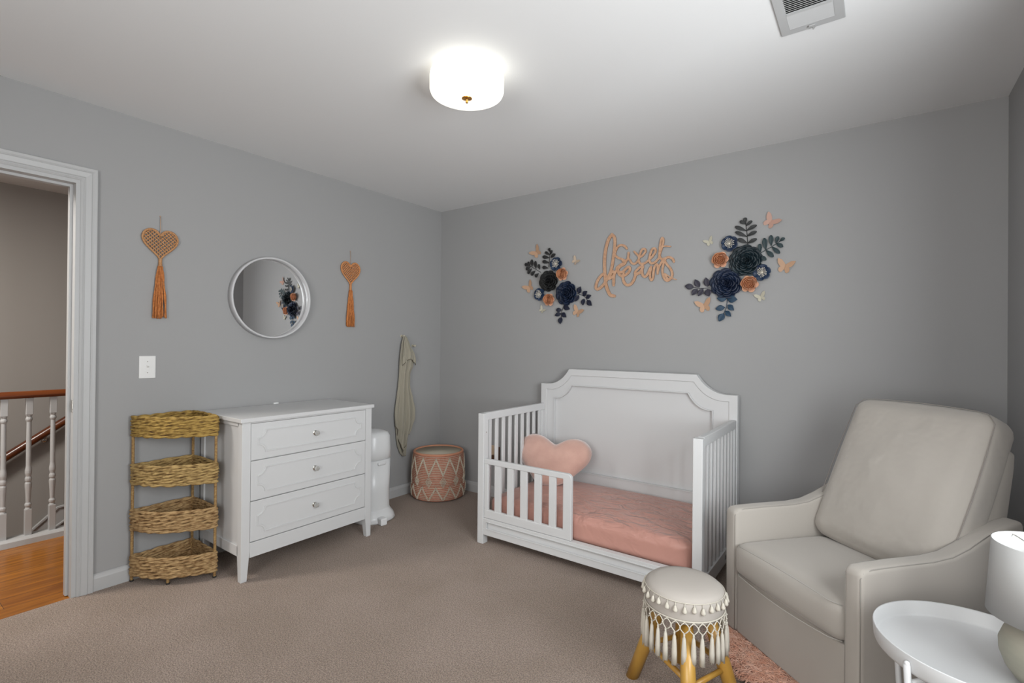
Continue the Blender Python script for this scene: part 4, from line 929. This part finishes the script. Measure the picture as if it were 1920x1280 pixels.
SLAB = {('left', 'up'): 'black paper fern sprig pointing up from the left flower cluster', ('left', 'left'): 'black paper fern sprig pointing left from the left flower cluster', ('left', 'right'): 'navy paper leaf sprig at right of the left flower cluster', ('left', 'down'): 'navy paper leaf sprig hanging below the left flower cluster',
        ('right', 'up'): 'dark grey paper fern sprig above the right flower cluster', ('right', 'right'): 'slate paper fern sprig at right of the right flower cluster', ('right', 'left'): 'plum grey paper leaf sprig at left of the right flower cluster', ('right', 'down'): 'slate blue paper leaf sprig below the right flower cluster'}
for side, kind, c, d, stem, leaves in SPR:
    S = thing('paper_sprig', (stem[0][0], 0, stem[0][1]), SLAB[(side, d)], 'paper leaves', 'paper leaf sprigs')
    b = MB(); b.tube([(p.x, -.007, p.y) for p in sm(stem, 6)], .0019, 6); b.build('stem', MS[c], S, smooth=True)
    for a, e, w in leaves:
        a = Vector(a); e = Vector(e); ax = e - a; nn = Vector((-ax.y, ax.x)).normalized(); b = MB()
        def fn(u, v):
            U = 2 * u - 1
            ww = (math.sin(PI * min(1, v ** 1.15 * .93 + .03)) ** .75 * (.62 + .40 * v) * 1.02 if kind == 'fern' else math.sin(PI * v) ** .85 * (1.10 - .35 * v)) * w * .64
            p = a + ax * v + nn * U * ww
            return (p.x, -.006 - .007 * math.sin(PI * v * .9) - .004 * abs(U) - (.006 * v), p.y)
        b.grid(fn, 4, 9); b.build('leaf', MS[c], S, smooth=True, solid=.0008)
MBF = dict(pink=m_bflypink, apricot=m_bfly, apricot2=m_bfly, apricot3=m_bfly, cream=m_bflycream, cream2=m_bflycream, tan=m_bflytan)
BLAB = {('right', 'pink'): 'dusty pink paper butterfly at upper right of the right flower cluster', ('right', 'apricot'): 'apricot paper butterfly furthest right on the back wall', ('right', 'apricot2'): 'apricot paper butterfly at lower left of the right flower cluster', ('right', 'cream'): 'small cream paper butterfly at upper left of the right flower cluster', ('right', 'cream2'): 'small cream paper butterfly below the right flower cluster',
        ('left', 'apricot'): 'apricot paper butterfly above the left flower cluster', ('left', 'apricot2'): 'apricot paper butterfly at far left beside the black rose', ('left', 'apricot3'): 'apricot paper butterfly below the navy rose, left cluster', ('left', 'tan'): 'small tan paper butterfly between left flower cluster and wall lettering', ('left', 'cream'): 'tiny pale cream butterfly below the left flower cluster'}
half = [(0, .14), (.10, .26), (.28, .42), (.50, .46), (.50, .36), (.44, .18), (.33, .04), (.24, -.01), (.31, -.10), (.31, -.26), (.20, -.36), (.10, -.32), (.05, -.2), (0, -.14)]
for side, x, z, sp, ang, c in BF:
    F = thing('paper_butterfly', (x, 0, z), BLAB[(side, c)], 'butterfly', 'paper butterflies'); ca, sa = math.cos(ang - PI / 2), math.sin(ang - PI / 2)
    def place(u, v, h): u *= sp; v *= sp; return (x + u * ca - v * sa, -h, z + u * sa + v * ca)
    for s_ in (1, -1):
        b = MB(); b.add([place(s_ * u, v, .004 + abs(u) * sp * .28) for u, v in half] , [tuple(range(len(half)))]); b.build('wing', MBF[c], F, solid=.0009)
    b = MB(); b.tube([place(0, -.22, .004), place(0, 0, .005), place(0, .18, .005)], [.0012, .0026, .0012], 6); b.build('butterfly_body', MBF[c], F, smooth=True)
b = MB()
for i, (w, pts) in enumerate(SIGN):
    P = sm(pts, 9); n = len(P); yb = -.004 - i * .00017; vs = []
    for j, p in enumerate(P):
        y0 = yb - j * .0000061; y1 = y0 - .006
        t = (P[min(j + 1, n - 1)] - P[max(j - 1, 0)]).normalized(); nn = Vector((-t.y, t.x)); ww = w * .5 * (1.0 if 1 < j < n - 2 else .72)
        a = p + nn * ww; e = p - nn * ww; vs += [(a.x, y0, a.y), (e.x, y0, e.y), (e.x, y1, e.y), (a.x, y1, a.y)]
    fs = []; ks = []
    o_ = len(b.v); b.v += vs
    for j in range(n - 1):
        q = o_ + j * 4
        for s_ in range(4): b.f.append((q + s_, q + (s_ + 1) % 4, q + 4 + (s_ + 1) % 4, q + 4 + s_)); b.mi.append(0 if s_ in (0, 2) else 1)
    b.f += [(o_, o_ + 1, o_ + 2, o_ + 3), (o_ + 4 * n - 1, o_ + 4 * n - 2, o_ + 4 * n - 3, o_ + 4 * n - 4)]; b.mi += [1, 1]
    for e, y0 in ((P[0], yb + .00004), (P[-1], yb - (n - 1) * .0000061 + .00004)):       # rounded stroke ends
        b.prism([(e.x + w * .46 * math.cos(a), e.y + w * .46 * math.sin(a)) for a in [2 * PI * k / 16 for k in range(16)]], 'y', y0, y0 - .006, 0, 0)
sg = b.build('sweet_dreams_sign', [m_rosegold, m_burnt]); tag(sg, 'rose gold script sign reading sweet dreams, above the bed', 'sign')
